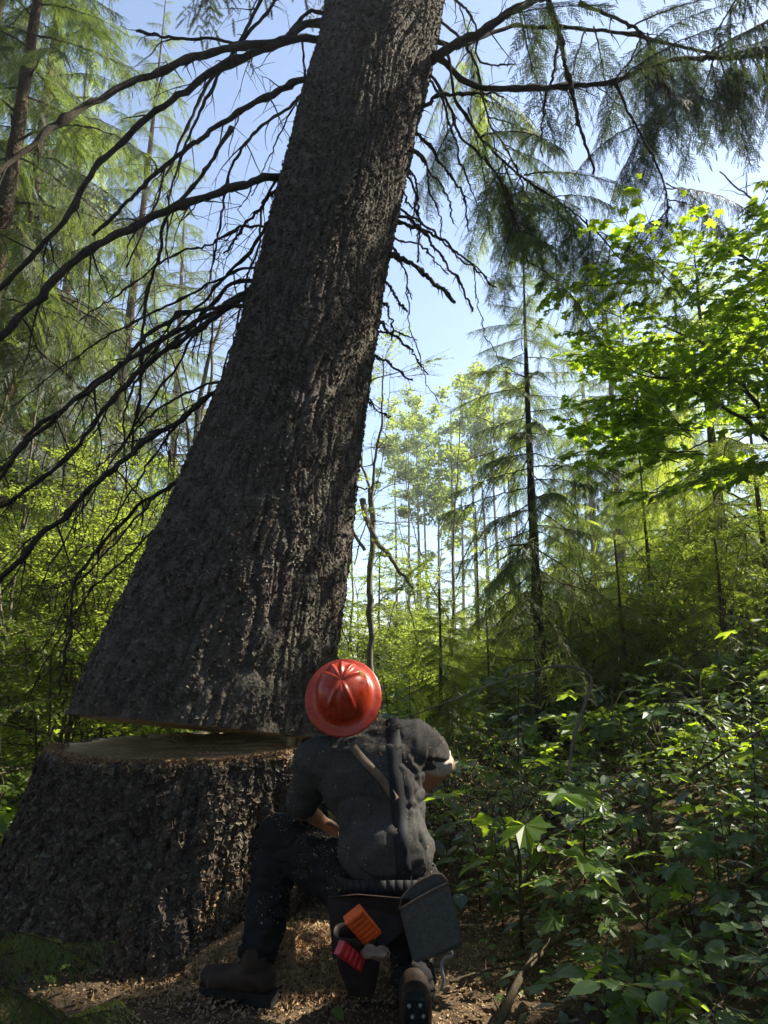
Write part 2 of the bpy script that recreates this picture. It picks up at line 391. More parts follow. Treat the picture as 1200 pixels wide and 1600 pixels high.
# sawdust lying on the rim of the cut
r = np.random.default_rng(9); n = 26000
aa = r.uniform(R(185), R(372), n); k = 1 - np.abs(r.normal(0, .035, n)) - .012
idx = (aa / (2 * math.pi) * ns).astype(int) % ns
cc = stumpV[0].mean(0); p = cc + (stumpV[0][idx] - cc) * k[:, None]; p[:, 2] = STOP + .006 + r.random(n) * .016 * np.clip(1 - (1 - k) / .1, .1, 1)
q = p[:, None] + r.normal(0, .0045, (n, 3, 3)); f = (np.arange(n) * 3)[:, None] + np.arange(3)[None]
tag(obj('sawdust', mesh('rim_sawdust', rel(q.reshape(-1, 3), stump), [f], [M_dust], smooth=False), stump), kind='stuff')

GAPS = [np.array(p) for p in ((.17, 2.6, .96), (.30, 4.1, 2.9), (.34, 4.2, 3.9), (.37, 4.25, 4.7), (2.2, 3.6, 1.3), (2.7, 4.5, 1.7))]  # boughs near the sun rays to these points are left out, letting light in
SD = np.array(sdir)
def in_gap(p, q, rad=.42, only=None):
    for u in (.0, .3, .6, .9):
        x = p + (q - p) * u
        for g0 in (only or GAPS):
            d_ = x - g0; t = d_ @ SD
            if t > .4 and np.linalg.norm(d_ - SD * t) < rad: return True
    return False

# ------------------------------------------------------------------ conifer sprays and boughs
def twiglet():
    v = [(0, 0.012, 0), (0, -0.012, 0), (1, 0, -.02)]; f = [(0, 1, 2)]
    for k in range(16):
        x = .02 + k * .06
        for s in (-1, 1):
            L = .23 * (1 - .35 * x) * (.85 + .3 * rnd.random()); a = R(48 + rnd.uniform(-10, 10)); z = rnd.uniform(-.05, .07)
            b = len(v); ex, ey = math.cos(a) * L, math.sin(a) * L * s
            v += [(x - .02, 0, 0), (x + .035, 0, 0), (x + ex, ey, z)]; f.append((b, b + 1, b + 2))
    return np.array(v), np.array(f)
TWv, TWf = twiglet()
def bough(seed, L=2.2, droop=.25, up=.1, spread=.62, dens=1.0, hang=.0, bare=.12, tw=.13):
    r = random.Random(seed); wood = MB(); Ms = []
    n = 26
    def ax(t): return np.array([L * t * (1 - .1 * droop * t), .05 * L * math.sin(t * 2.5 + seed), L * (up * t - droop * t * t)])
    pts = np.array([ax(i / n) for i in range(n + 1)]); pts[:, 1:] += np.array([[r.gauss(0, .006), r.gauss(0, .008)] for _ in pts]) * L * .5
    wood.tube(pts, np.linspace(.016, .003, n + 1) * L / 2, 5)
    m = int(L / .062 * dens)
    for i in range(m):
        t = bare + (1 - bare) * (i + .5) / m; p = ax(t); tn = norm(ax(min(1, t + .02)) - ax(t - .02))
        prof = (math.sin(min(1, (t - bare * .5) * 1.7 + .12) * math.pi / 2)) * (1.02 - t) ** .75
        sl = L * spread * prof * r.uniform(.3, 1.1) + .05
        if r.random() < .07: continue
        for s in ((1,) if i % 2 else (-1,)):
            a = R(58 - 16 * t + r.uniform(-18, 18)) * s
            side = np.cross([0, 0, 1.], tn); d0 = norm(tn * math.cos(a) + side * math.sin(a) + np.array([0, 0, r.uniform(-.12, .1) - hang * .5]))
            k = max(2, int(sl / .05)); q = p.copy(); dd = d0.copy(); sp = [q.copy()]
            for j in range(k):
                dd = norm(dd + np.array([0, 0, -.02 - hang * .16 - droop * .02]) + np.array([r.gauss(0, .03), r.gauss(0, .03), r.gauss(0, .02)]))
                q2 = q + dd * (sl / k); nrm = norm(np.cross(dd, np.cross([0, 0, 1.], dd) + 1e-6))
                u = j / k
                tl = tw * (1.15 - .75 * u) * r.uniform(.75, 1.15)
                sd = norm(np.cross(nrm, dd))
                for s2 in (-1, 1):
                    if r.random() < .1: continue
                    aa = R(44 + r.uniform(-10, 10)) * s2
                    e = norm(dd * math.cos(aa) + sd * math.sin(aa) + np.array([0, 0, -hang * .7 + r.gauss(0, .1)]))
                    Ms.append(frame(q, e, nrm + np.array([r.gauss(0, .3), r.gauss(0, .3), 0]), tl))
                q = q2; sp.append(q.copy())
            Ms.append(frame(q, dd, (0, 0, 1), tw * .8)); Ms.append(frame((q + sp[-2]) / 2, dd, (0, 0, 1), tw * .8))
            if sl > .2: wood.tube(np.array(sp)[::2] if len(sp) > 4 else np.array(sp), np.linspace(.004, .0012, len(sp[::2]) if len(sp) > 4 else len(sp)), 3, cap=False)
    Ms.append(frame(ax(1), ax(1) - ax(.97), (0, 0, 1), tw))
    fo = MB(); fo.inst(TWv, TWf, Ms)
    return wood, fo
def bough_pair(nm, mats, **kw):
    wd, fo = bough(**kw); out = []
    wm = wd.mesh(nm + '_wood', [M_twig])
    for m in mats: 
        me = fo.mesh(nm + '_needles', [m], smooth=False); out.append((wm, me))
    return out
B = {'mid': [], 'hang': [], 'young': [], 'thin': []}
for k in range(4): B['mid'].append(bough(seed=10 + k, L=2.2, droop=.25 + .07 * k, up=.12, hang=.4, spread=.7))
for k in range(3): B['hang'].append(bough(seed=20 + k, L=2.2, droop=.45, up=.2, hang=.9, spread=.5, tw=.125))
for k in range(3): B['young'].append(bough(seed=30 + k, L=1.5, droop=.10 + .05 * k, up=.12, spread=.78, hang=.4, tw=.12))
for k in range(3): B['thin'].append(bough(seed=40 + k, L=2.2, droop=.3, up=.12, dens=.5, hang=.3, spread=.5, bare=.3))
BO = {}
for k, lst in B.items():
    for q_, (wd, fo) in enumerate(lst):
        wm = wd.mesh(k + '_wood', [M_twig])
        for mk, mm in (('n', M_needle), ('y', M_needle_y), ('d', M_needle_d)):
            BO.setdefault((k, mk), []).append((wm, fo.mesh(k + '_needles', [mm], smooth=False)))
print('needle tris', sum(sum(len(x) for a in fo.f.values() for x in a) for l in B.values() for _, fo in l))

def put_bough(root, key, M, two=True, wood_name='branch'):
    wm, fm = rnd.choice(BO[key])
    a = obj(wood_name, wm, root, M=M)
    b = obj('foliage', fm, a)
    return a
def trunk_mesh(h, r0, lean=(0, 0), n=14, seed=0, top=.12, sides=12, bend=.02, rough=.16):
    r = random.Random(seed); mb = MB(); k = max(6, int(h / .18)); pts = []; x = y = 0
    for i in range(k + 1):
        t = i / k; x = lean[0] * t * h + bend * h * math.sin(t * 3 + seed) * .3; y = lean[1] * t * h + bend * h * math.cos(t * 2.3 + seed) * .3 - bend * h * .3
        pts.append((x - bend * h * .3 * math.sin(seed), y + bend * h * .3 * (1 - math.cos(seed)), t * h - .3 * (i == 0)))
    mb.tube(pts, [max(.01, r0 * ((1 - t) ** .85 * (1 - top * .2) + .02) * (1 + .35 * max(0, 1 - t * h / .35) ** 2)) for t in np.linspace(0, 1, k + 1)], sides, rough=rough, seed=seed)
    return mb, np.array(pts)
def conifer(name, loc, h, r0, label, key, crown=(.2, 1), L=2.0, nb=50, pitch=(10, -25), lean=(0, 0), bark=None, seed=1, group=None, cat='tree', dead=0, azr=None, keep=None, taper=.8, flat=1.0, dn=1.5):
    r = random.Random(seed)
    nb = int(nb * dn)
    root = empty(name, loc, label, cat, group)
    mb, pts = trunk_mesh(h, r0, lean, seed=seed)
    obj('trunk', mb.mesh('trunk', [bark or M_bark2]), root)
    base = {'mid': 2.2, 'hang': 2.2, 'young': 1.5, 'thin': 2.2}[key[0]]
    az = r.random() * 6.28
    for i in range(nb):
        t = (i + r.random() * .8) / nb; f = crown[0] + (crown[1] - crown[0]) * t
        ip = min(len(pts) - 1, f * (len(pts) - 1)); i0 = int(ip); p = pts[i0] + (pts[min(i0 + 1, len(pts) - 1)] - pts[i0]) * (ip - i0)
        az += 2.4 + r.uniform(-.5, .5)
        a = az if azr is None else r.uniform(*azr)
        ln = L * ((1 - t) ** taper * .93 + .07) * r.uniform(.72, 1.12)
        if t < .12: ln *= .8
        pt = R(pitch[1] + (pitch[0] - pitch[1]) * t + r.uniform(-7, 7))
        s = ln / base
        if keep and not keep(p + np.array(loc), a, ln): continue
        if loc[1] < 8 and loc[0] > 2 and in_gap(p + np.array(loc), p + np.array(loc) + ln * np.array([math.cos(a) * math.cos(pt), math.sin(a) * math.cos(pt), math.sin(pt) * .6])): continue
        M = Matrix.Translation(p.tolist()) @ Matrix.Rotation(a, 4, 'Z') @ Matrix.Rotation(-pt, 4, 'Y') @ Matrix.Rotation(R(r.uniform(-14, 14)), 4, 'X') @ Matrix.Diagonal((s, s * r.choice((-1, 1)) * max(.8, min(1.3, .5 / max(s, .4))), s, 1))
        put_bough(root, key, M)
    for i in range(dead):
        f = r.uniform(.06, crown[0] + .15); ip = int(f * (len(pts) - 1)); p = pts[ip]; a = r.random() * 6.28; ln = r.uniform(.3, 1.1) * L * .6
        d_ = np.array([math.cos(a), math.sin(a), r.uniform(-.35, .1)]); q = MB()
        q.tube([p, p + d_ * ln * .5 + [0, 0, -.02 * ln], p + d_ * ln + [0, 0, -.16 * ln]], [.012, .008, .003], 4)
        for _ in range(4):
            u = r.uniform(.3, .95); s0 = p + d_ * ln * u; q.tube([s0, s0 + np.array([r.gauss(0, .12), r.gauss(0, .12), r.uniform(-.2, .02)])], [.004, .0015], 3)
        obj('dead_branch', q.mesh('dead_branch', [M_twig]), root)
    return root

# ------------------------------------------------------------------ branches of the leaning tree
def twigs(mb, P, rad, n, lmin, lmax, r, down=.5, t0=.15):
    for _ in range(n):
        t = r.uniform(t0, .98); i = int(t * (len(P) - 1)); p = P[i]
        tn = norm(P[min(i + 1, len(P) - 1)] - P[max(i - 1, 0)])
        d0 = norm(tn * r.uniform(.2, .9) + np.array([r.gauss(0, .5), r.gauss(0, .5), r.gauss(-down, .35)]))
        L = r.uniform(lmin, lmax); k = 6; q = [p]; dd = d0
        for j in range(k): dd = norm(dd + np.array([r.gauss(0, .16), r.gauss(0, .16), -.1 * down + r.gauss(0, .12)])); q.append(q[-1] + dd * L / k)
        rr_ = min(rad[i] * .5, .0065); mb.tube(q, np.linspace(rr_, .0012, k + 1), 4, cap=False)
        if L > .3:
            for _ in range(3):
                j = r.randrange(1, k); e = q[j] + np.array([r.gauss(0, .08), r.gauss(0, .08), r.gauss(-.05, .07)]) * 1.3; mb.tube([q[j], (q[j] + e) / 2 + [0, 0, .01], e], [.003, .002, .001], 3, cap=False)
def hero_branch(pts, w0, w1, ntw=6, seed=0, tl=(.12, .5), fol=None, nf=0, ft=(.35, 1), fs=(.35, .6), rough=.35, down=.5, inner=True, label=None):
    """pts: (px, py, Y); w0/w1 widths in photograph px; fol: bough key of its foliage"""
    r = random.Random(seed); P = [W(*p) for p in pts]
    if inner:
        k = np.argmin(np.linalg.norm(low[:, :3] - P[0], axis=1)); P = [P[0] + (low[k, :3] - P[0]) * .45] + P
    P = spline(np.array(P), 60); 
    P[6:] += np.cumsum(np.random.default_rng(seed).normal(0, .0055, (len(P) - 6, 3)), 0)
    m0, m1 = mpp(*pts[0]), mpp(*pts[-1]); rad = np.linspace(w0 * m0 / 2, w1 * m1 / 2, len(P)) * .70; rad[:5] *= np.linspace(1.7, 1.05, 5)
    kn = np.random.default_rng(seed + 400); 
    for _ in range(7): c_ = kn.integers(6, len(P)); rad *= 1 + .35 * np.exp(-((np.arange(len(P)) - c_) / .8) ** 2)
    mb = MB(); mb.tube(P, rad, 9, rough=rough, seed=seed); twigs(mb, P, rad, ntw, tl[0], tl[1], r, down); twigs(mb, P, rad, 14, .02, .07, r, down)
    o = obj('branch', mb.mesh('branch', [M_branch]), tree); o.data.transform(Matrix.Translation(-Vector(tree.location)))
    if label: o['label'] = label
    for q in range(nf):
        t = ft[0] + (ft[1] - ft[0]) * (q + r.random() * .7) / nf; i = min(len(P) - 2, int(t * (len(P) - 1))); tn = norm(P[i + 1] - P[i])
        a = r.choice((-1, 1)) * R(r.uniform(25, 75)) * (t < .97)
        hd = norm(np.array([tn[0], tn[1], 0]) * 1 + [.01, 0, 0]); c, s_ = math.cos(a), math.sin(a)
        hd = np.array([hd[0] * c - hd[1] * s_, hd[0] * s_ + hd[1] * c, tn[2] * .4 + r.uniform(-.45, .05)])
        s = r.uniform(*fs); M = frame(P[i] - np.array(tree.location), hd, (0, 0, 1), s)
        if in_gap(P[i], P[i] + norm(hd) * s * 2, .17, GAPS[1:4]): continue
        wm, fm = r.choice(BO[fol]); a_ = obj('foliage', fm, o, M=M)
        b_ = obj('twig', wm, o, M=M)
    return P
H = hero_branch
H([(497, 62, 4.2), (440, 63, 4.0), (340, 85, 3.7), (250, 112, 3.5), (130, 160, 3.3), (60, 205, 3.2), (0, 250, 3.1), (-80, 320, 3.0)], 16, 11, 14, 1)
H([(500, 36, 4.3), (440, 68, 4.0), (350, 110, 3.8), (300, 148, 3.7), (230, 203, 3.6), (150, 285, 3.5), (110, 345, 3.4), (40, 420, 3.3), (-40, 500, 3.2)], 17, 8, 14, 2)
H([(482, 128, 4.1), (420, 150, 4.1), (350, 196, 4.1), (300, 232, 4.0), (240, 276, 4.0), (180, 325, 3.9), (145, 358, 3.9)], 14, 6, 12, 3)
H([(440, 276, 4.0), (380, 292, 3.9), (300, 315, 3.7), (240, 335, 3.6), (150, 380, 3.4), (100, 415, 3.3), (50, 458, 3.2), (0, 500, 3.1), (-60, 545, 3.0)], 17, 14, 16, 4, label='thick dark dead branch')
H([(425, 345, 4.0), (400, 380, 4.0), (350, 440, 4.1), (300, 490, 4.2), (240, 545, 4.2), (180, 610, 4.3)], 8, 3, 8, 5)
H([(392, 452, 3.9), (330, 482, 3.8), (260, 525, 3.7), (200, 568, 3.6), (130, 610, 3.5), (60, 662, 3.4), (0, 740, 3.3), (-50, 800, 3.3)], 12, 8, 14, 6)
H([(385, 465, 3.9), (330, 500, 3.8), (250, 555, 3.7), (190, 610, 3.6), (120, 700, 3.5), (50, 762, 3.4), (-20, 815, 3.3)], 11, 8, 14, 7)
H([(383, 478, 3.8), (310, 488, 3.7), (235, 530, 3.6), (170, 590, 3.4), (90, 650, 3.3), (40, 690, 3.3), (-30, 760, 3.2)], 8, 9, 10, 8)
H([(348, 604, 3.75), (290, 655, 3.7), (240, 690, 3.6), (180, 738, 3.5), (100, 802, 3.4), (50, 860, 3.3), (-10, 922, 3.2)], 11, 12, 12, 9)
H([(297, 742, 3.7), (250, 768, 3.7), (205, 800, 3.7), (160, 842, 3.7), (130, 890, 3.7), (118, 960, 3.7), (112, 1060, 3.7)], 9, 4, 16, 10, (.08, .3))
H([(372, 440, 4.0), (310, 500, 4.2), (262, 545, 4.3), (205, 610, 4.4), (190, 720, 4.5), (196, 800, 4.6)], 9, 3, 8, 11)
H([(362, 200, 4.1), (300, 290, 4.0), (252, 345, 4.0), (240, 400, 4.0), (222, 460, 4.0), (206, 590, 4.0), (192, 700, 4.0)], 8, 5, 12, 12, inner=False)
H([(465, -30, 4.4), (400, 30, 4.3), (345, 90, 4.3), (300, 180, 4.4), (265, 270, 4.5), (245, 420, 4.6)], 8, 4, 10, 13)
H([(450, -40, 4.4), (380, 60, 4.5), (320, 150, 4.6), (250, 310, 4.7), (205, 420, 4.8)], 8, 4, 8, 14)
H([(485, 150, 4.1), (440, 175, 4.0), (410, 190, 4.0), (370, 235, 4.0), (335, 300, 4.0), (315, 400, 4.0), (305, 450, 4.0)], 7, 3, 8, 15)
H([(430, 292, 4.1), (405, 312, 4.1), (370, 348, 4.1), (338, 388, 4.1)], 8, 4, 12, 16, (.04, .12), label='short lichen-crusted broken branch')
H([(500, 20, 4.3), (430, 70, 4.2), (330, 75, 4.2), (240, 68, 4.2), (215, 66, 4.2)], 8, 5, 8, 17)
H([(478, 60, 4.2), (470, 130, 4.2), (440, 200, 4.3), (400, 300, 4.4)], 5, 2, 6, 18)
for k, (x, y, x2, y2) in enumerate([(380, 470, 60, 900), (335, 610, 120, 930), (300, 745, 60, 1040), (420, 360, 120, 500), (345, 600, 150, 760), (440, 280, 330, 700), (260, 820, 20, 1110), (400, 420, 20, 640)]):
    yy = 3.9 + .15 * (k % 3)
    H([(x, y, yy - .1), ((x * 2 + x2) / 3 - 8, (y * 2 + y2) / 3 - 22, yy), ((x + 2 * x2) / 3 - 10, (y + 2 * y2) / 3 - 14, yy + .1), (x2, y2, yy + .2)], 6, 2.5, 14, 50 + k, (.15, .6))
for k, q_ in enumerate([[(632, 300), (650, 320), (668, 346)], [(645, 235), (672, 262), (702, 300), (716, 345)], [(608, 380), (640, 425), (652, 470)], [(598, 470), (606, 492), (613, 522)], [(585, 520), (612, 530), (642, 546)],
        [(652, 240), (680, 320), (692, 372)], [(630, 332), (690, 378), (748, 416)], [(616, 362), (660, 378), (712, 428)], [(640, 270), (648, 360), (650, 385)], [(575, 640), (600, 668)], [(668, 130), (705, 190), (722, 250), (742, 330)]]):
    H([(a_, b_, 4.05 + .03 * k) for a_, b_ in q_], 6, 2.5, 7, 70 + k, (.02, .09))
# right-hand side: bare stubs and long boughs with hanging sprays
H([(668, 92, 4.3), (720, 64, 4.3), (780, 40, 4.4), (850, 5, 4.6), (920, -50, 4.8)], 20, 13, 6, 20, fol=('mid', 'd'), nf=4)
H([(688, 92, 4.4), (718, 120, 4.5), (750, 134, 4.5), (810, 137, 4.6), (900, 132, 4.8), (960, 123, 4.9), (1000, 105, 5.0), (1050, 90, 5.1), (1125, 85, 5.3), (1230, 78, 5.5)], 12, 8, 10, 21, fol=('hang', 'd'), nf=34, ft=(.42, 1), fs=(.3, .55))
H([(628, 182, 4.3), (680, 162, 4.2), (720, 155, 4.2), (782, 150, 4.2)], 12, 3, 8, 22)
H([(700, 70, 4.5), (780, 43, 4.7), (900, 42, 5.0), (1000, 55, 5.2), (1080, 75, 5.4), (1220, 92, 5.7)], 9, 6, 10, 23, fol=('mid', 'd'), nf=34, ft=(.42, 1), fs=(.3, .55))
H([(648, 212, 4.3), (680, 250, 4.4), (712, 285, 4.5), (730, 362, 4.6)], 8, 3, 12, 24, (.04, .2))
H([(622, 350, 4.1), (680, 374, 4.2), (720, 400, 4.2), (781, 438, 4.3)], 8, 3, 14, 25, (.03, .14))
H([(603, 394, 4.0), (640, 415, 4.0), (666, 446, 4.0), (694, 482, 4.0)], 13, 8, 8, 26, (.03, .1), label='thick broken stub')
H([(638, 262, 4.2), (650, 300, 4.2), (656, 345, 4.2), (658, 404, 4.2)], 6, 3, 14, 27, (.02, .1))
H([(590, 498, 3.95), (620, 520, 4.0), (650, 550, 4.0), (678, 579, 4.0)], 7, 3, 10, 28, (.03, .14))
H([(580, 554, 3.9), (605, 568, 3.9), (628, 583, 3.9)], 7, 4, 3, 29, (.03, .08))
H([(640, 345, 4.1), (672, 385, 4.1), (700, 440, 4.1), (725, 491, 4.1)], 7, 4, 16, 30, (.03, .12))
H([(572, 590, 3.9), (592, 625, 3.9)], 5, 3, 2, 31, (.03, .08))
H([(600, 440, 4.0), (618, 462, 4.0), (626, 488, 4.0)], 7, 4, 4, 32, (.03, .08))
H([(680, 60, 4.4), (712, 175, 4.5), (760, 235, 4.6), (840, 300, 4.8), (930, 365, 5.0), (980, 420, 5.1)], 7, 3, 10, 33, fol=('mid', 'n'), nf=30, ft=(.3, 1), fs=(.25, .45))
H([(670, 120, 4.4), (720, 215, 4.6), (775, 285, 4.7), (800, 360, 4.8), (822, 430, 4.8)], 7, 3, 10, 34, fol=('mid', 'n'), nf=22, ft=(.25, 1), fs=(.22, .4))
H([(700, 40, 4.5), (740, 100, 4.7), (770, 200, 4.9), (800, 260, 5.0), (830, 340, 5.2)], 6, 3, 10, 35, fol=('hang', 'y'), nf=20, ft=(.3, 1), fs=(.25, .42))
H([(850, -20, 4.6), (872, 40, 4.6), (890, 90, 4.6), (908, 150, 4.6), (926, 220, 4.6), (940, 262, 4.6)], 13, 5, 16, 36, (.05, .2), inner=False)
H([(876, 40, 4.6), (862, 110, 4.6), (848, 170, 4.6), (845, 235, 4.6)], 7, 3, 12, 37, (.05, .2), inner=False)
H([(905, 5, 4.8), (960, 30, 4.9), (1010, 70, 5.0), (1035, 130, 5.1), (1045, 180, 5.1), (1020, 205, 5.1)], 8, 3, 10, 38, fol=('mid', 'd'), nf=16, fs=(.25, .45), inner=False)
H([(960, 128, 4.9), (985, 175, 4.9), (1010, 215, 4.9), (1040, 265, 4.9), (1055, 345, 4.9)], 6, 3, 6, 39, fol=('mid', 'd'), nf=16, fs=(.22, .42), inner=False)
H([(740, 418, 4.4), (748, 470, 4.4), (765, 530, 4.4), (790, 568, 4.4), (825, 578, 4.4)], 2.5, 1.5, 2, 40, (.02, .06), inner=False)
H([(636, 430, 4.2), (638, 490, 4.2), (660, 560, 4.2), (690, 625, 4.3)], 2.5, 1.5, 2, 41, (.05, .1), inner=False)
H([(660, -30, 4.5), (720, 10, 4.7), (745, 60, 4.8), (745, 95, 4.9), (805, 105, 5.0)], 7, 3, 8, 42, fol=('hang', 'n'), nf=4, fs=(.25, .4))
H([(545, 770, 3.8), (570, 768, 3.8), (600, 765, 3.8)], 5, 2, 3, 43, (.05, .1))
# crown above the picture
rc = random.Random(3)
for k in range(56):
    t = rc.uniform(.02, .98); i = int(t * (len(high) - 1)); p = high[i, :3] - np.array(tree.location)
    a = rc.random() * 6.28; ln = 3.4 * (1 - t) ** .7 + .5; s = ln / 2.2
    if t < .6 and (math.cos(a - R(20)) > .1 or in_gap(high[i, :3], high[i, :3] + ln * np.array([math.cos(a), math.sin(a), 0]), .6)): continue  # low sunward boughs left out so sun reaches the trunk
    M = Matrix.Translation(p.tolist()) @ Matrix.Rotation(a, 4, 'Z') @ Matrix.Rotation(R(18 - 12 * t), 4, 'Y') @ Matrix.Diagonal((s, s, s, 1))
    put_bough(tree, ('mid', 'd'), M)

# ------------------------------------------------------------------ leaves
def outline_leaf(half, fold=.18, droop=.15):
    """half: outline (x, y>=0) from base to tip; a folded, drooping leaf of 2 x len triangles"""
    half = np.array(half, float); n = len(half)
    mid = np.stack([half[:, 0].clip(0, 1), np.zeros(n)], 1)
    def lift(p, side): 
        x, y = p[:, 0], p[:, 1]; return np.stack([x, y * side, fold * y - droop * x * x - .35 * y * y], 1)
    V = [lift(mid, 1), lift(half, 1), lift(half, -1)]; f = []
    for i in range(n - 1):
        if i: f.append((i, n + i, n + i + 1)); f.append((i, 2 * n + i + 1, 2 * n + i))
        if i < n - 2: f.append((i, n + i + 1, i + 1)); f.append((i, i + 1, 2 * n + i + 1))
    f = [t for t in f if len(set(t)) == 3]
    return np.concatenate(V), np.array(f)
def palmate(lobes=5, spread=115, deep=.45, ser=.07, dr=.2):
    """a lobed leaf as a fan around its stalk end"""
    V = [(0, 0, 0)]; f = []; pts = []
    for k in range(lobes):
        a = R(-spread + 2 * spread * k / (lobes - 1)); L = 1 - .42 * abs(k - (lobes - 1) / 2) / ((lobes - 1) / 2)
        da = R(spread / (lobes - 1))
        if k == 0: pts.append((a - da * .7, L * .38))
        pts += [(a - da * .55, L * (deep + .22)), (a - da * .30, L * .74 ), (a - da * .24, L * (.74 + ser)), (a, L), (a + da * .24, L * (.74 + ser)), (a + da * .30, L * .74), (a + da * .55, L * (deep + .22))]
        pts.append((a + da, L * deep) if k < lobes - 1 else (a + da * .7, L * .38))
    for a, r_ in pts:
        x, y = math.cos(a) * r_, math.sin(a) * r_
        V.append((x + .12, y, .10 * abs(math.sin(a * lobes / 2)) * r_ - dr * r_ * r_ + .05 * math.sin(a * 7)))
    V[0] = (.12, 0, 0)
    for i in range(1, len(V) - 1): f.append((0, i, i + 1))
    return np.array(V), np.array(f)
ovate = outline_leaf([(0, 0), (.06, .16), (.2, .30), (.27, .29), (.42, .34), (.48, .31), (.63, .25), (.68, .22), (.85, .10), (1, 0)])
lance = outline_leaf([(0, 0), (.1, .10), (.25, .19), (.31, .175), (.48, .20), (.54, .17), (.72, .12), (.77, .09), (1, 0)], .25, .22)
small = outline_leaf([(0, 0), (.25, .26), (.6, .26), (1, 0)], .15, .1)
palm5 = palmate(5, 125, .60, .05); palm7 = palmate(7, 125, .5, .05); palm3 = palmate(3, 75, .5, .06)
def leafy_bough(seed, leaf, L=1.3, n=70, ls=(.05, .09), tw=9, fl=.75, droop=.2):
    """a leafy branch: forked twigs carrying leaves held mostly flat to the light"""
    r = random.Random(seed); wd = MB(); Ms = []
    def stem(p, d_, L_, rad, lv):
        k = 7; q = [np.array(p, float)]; dd = norm(d_)
        for j in range(k): dd = norm(dd + np.array([r.gauss(0, .1), r.gauss(0, .1), r.gauss(-.03 * droop * 3, .07)])); q.append(q[-1] + dd * L_ / k)
        wd.tube(q, np.linspace(rad, rad * .35, k + 1), 4, cap=False)
        return q, dd
    q, _ = stem((0, 0, 0), (1, 0, .15), L, .008, 0)
    ends = [q]
    for i in range(tw):
        t = .15 + .85 * i / tw; p = q[min(6, int(t * 7))]; s = (-1) ** i
        q2, _ = stem(p, (1, s * r.uniform(.5, 1.5), r.uniform(-.25, .45)), L * r.uniform(.3, .62) * (1.15 - .6 * t), .004, 1); ends.append(q2)
    for i in range(n):
        q2 = r.choice(ends); j = r.randrange(2, len(q2)); p = q2[j] + (q2[j - 1] - q2[j]) * r.random(); tn = norm(q2[j] - q2[j - 1])
        s = r.choice((-1, 1)); side = np.cross([0, 0, 1], tn)
        x = norm(tn * r.uniform(.1, .9) + side * s * r.uniform(.3, 1) + np.array([0, 0, r.gauss(-.15, .2)]))
        Ms.append(frame(p + x * .02, x, norm(np.array([r.gauss(0, 1 - fl), r.gauss(0, 1 - fl), 1])), r.uniform(*ls)))
    fo = MB(); fo.inst(*leaf, Ms); return wd, fo
LB = {}
def reg(key, lst, mats):
    for wd, fo in lst:
        wm = wd.mesh(key + '_wood', [M_twig])
        for mk, mm in mats: LB.setdefault((key, mk), []).append((wm, fo.mesh(key + '_leaves', [mm], smooth=False)))
reg('maple', [leafy_bough(60 + k, palm5, 1.3, 120, (.05, .10), fl=.75, tw=12) for k in range(4)], (('m', M_maple), ('u', M_under)))
reg('small', [leafy_bough(70 + k, small, 1.3, 420, (.035, .065), tw=14, fl=.6) for k in range(4)], (('a', M_alder), ('u', M_under)))
reg('ovate', [leafy_bough(80 + k, ovate, 1.2, 110, (.05, .085), tw=10, fl=.7) for k in range(3)], (('a', M_alder), ('u', M_under)))
reg('bare', [leafy_bough(90 + k, small, 1.3, 16, (.02, .035), tw=14, fl=.5) for k in range(3)], (('a', M_alder),))
def put_leafy(root, key, M):
    wm, fm = rnd.choice(LB[key]); a = obj('branch', wm, root, M=M); obj('foliage', fm, a); return a
def shrub(name, loc, h, w_, label, key, nb=16, nstem=5, seed=0, group=None, cat='shrub', up=(10, 70), bark=None, r0=.014, low_=.15):
    r = random.Random(seed); root = empty(name, loc, label, cat, group); stems = []
    for k in range(nstem):
        a = r.random() * 6.28; sp = w_ * r.uniform(.1, .5); top = np.array([math.cos(a) * sp, math.sin(a) * sp, h * r.uniform(.65, 1)])
        q = spline([(math.cos(a) * .05, math.sin(a) * .05, -.15), top * [.35, .35, .5], top], 12); q[2:] += np.cumsum(np.random.default_rng(seed * 31 + k).normal(0, .012 * h, (10, 3)), 0)
        mb = MB(); mb.tube(q, np.linspace(r0 * r.uniform(.7, 1.2), r0 * .2, 12), 6, rough=.1); obj('stem', mb.mesh('stem', [bark or M_twig]), root); stems.append(q)
    for k in range(nb):
        q = r.choice(stems); t = r.uniform(low_, 1); i = min(10, int(t * 11)); p = q[i]
        a = r.random() * 6.28; s = w_ * r.uniform(.3, .55) * (1.2 - .6 * t); pt = R(r.uniform(*up))
        s = max(.25, s / 1.2)
        M = Matrix.Translation(p.tolist()) @ Matrix.Rotation(a, 4, 'Z') @ Matrix.Rotation(-pt * .6, 4, 'Y') @ Matrix.Rotation(R(r.uniform(-25, 25)), 4, 'X') @ Matrix.Diagonal((s, s, s, 1))
        put_leafy(root, key, M)
    return root
def G(px, Y): 
    """ground point seen in the photograph's column px at depth Y"""
    x = (px - 600) / F * Y / math.cos(PITCH); return (x, Y, g(x, Y) - .05)

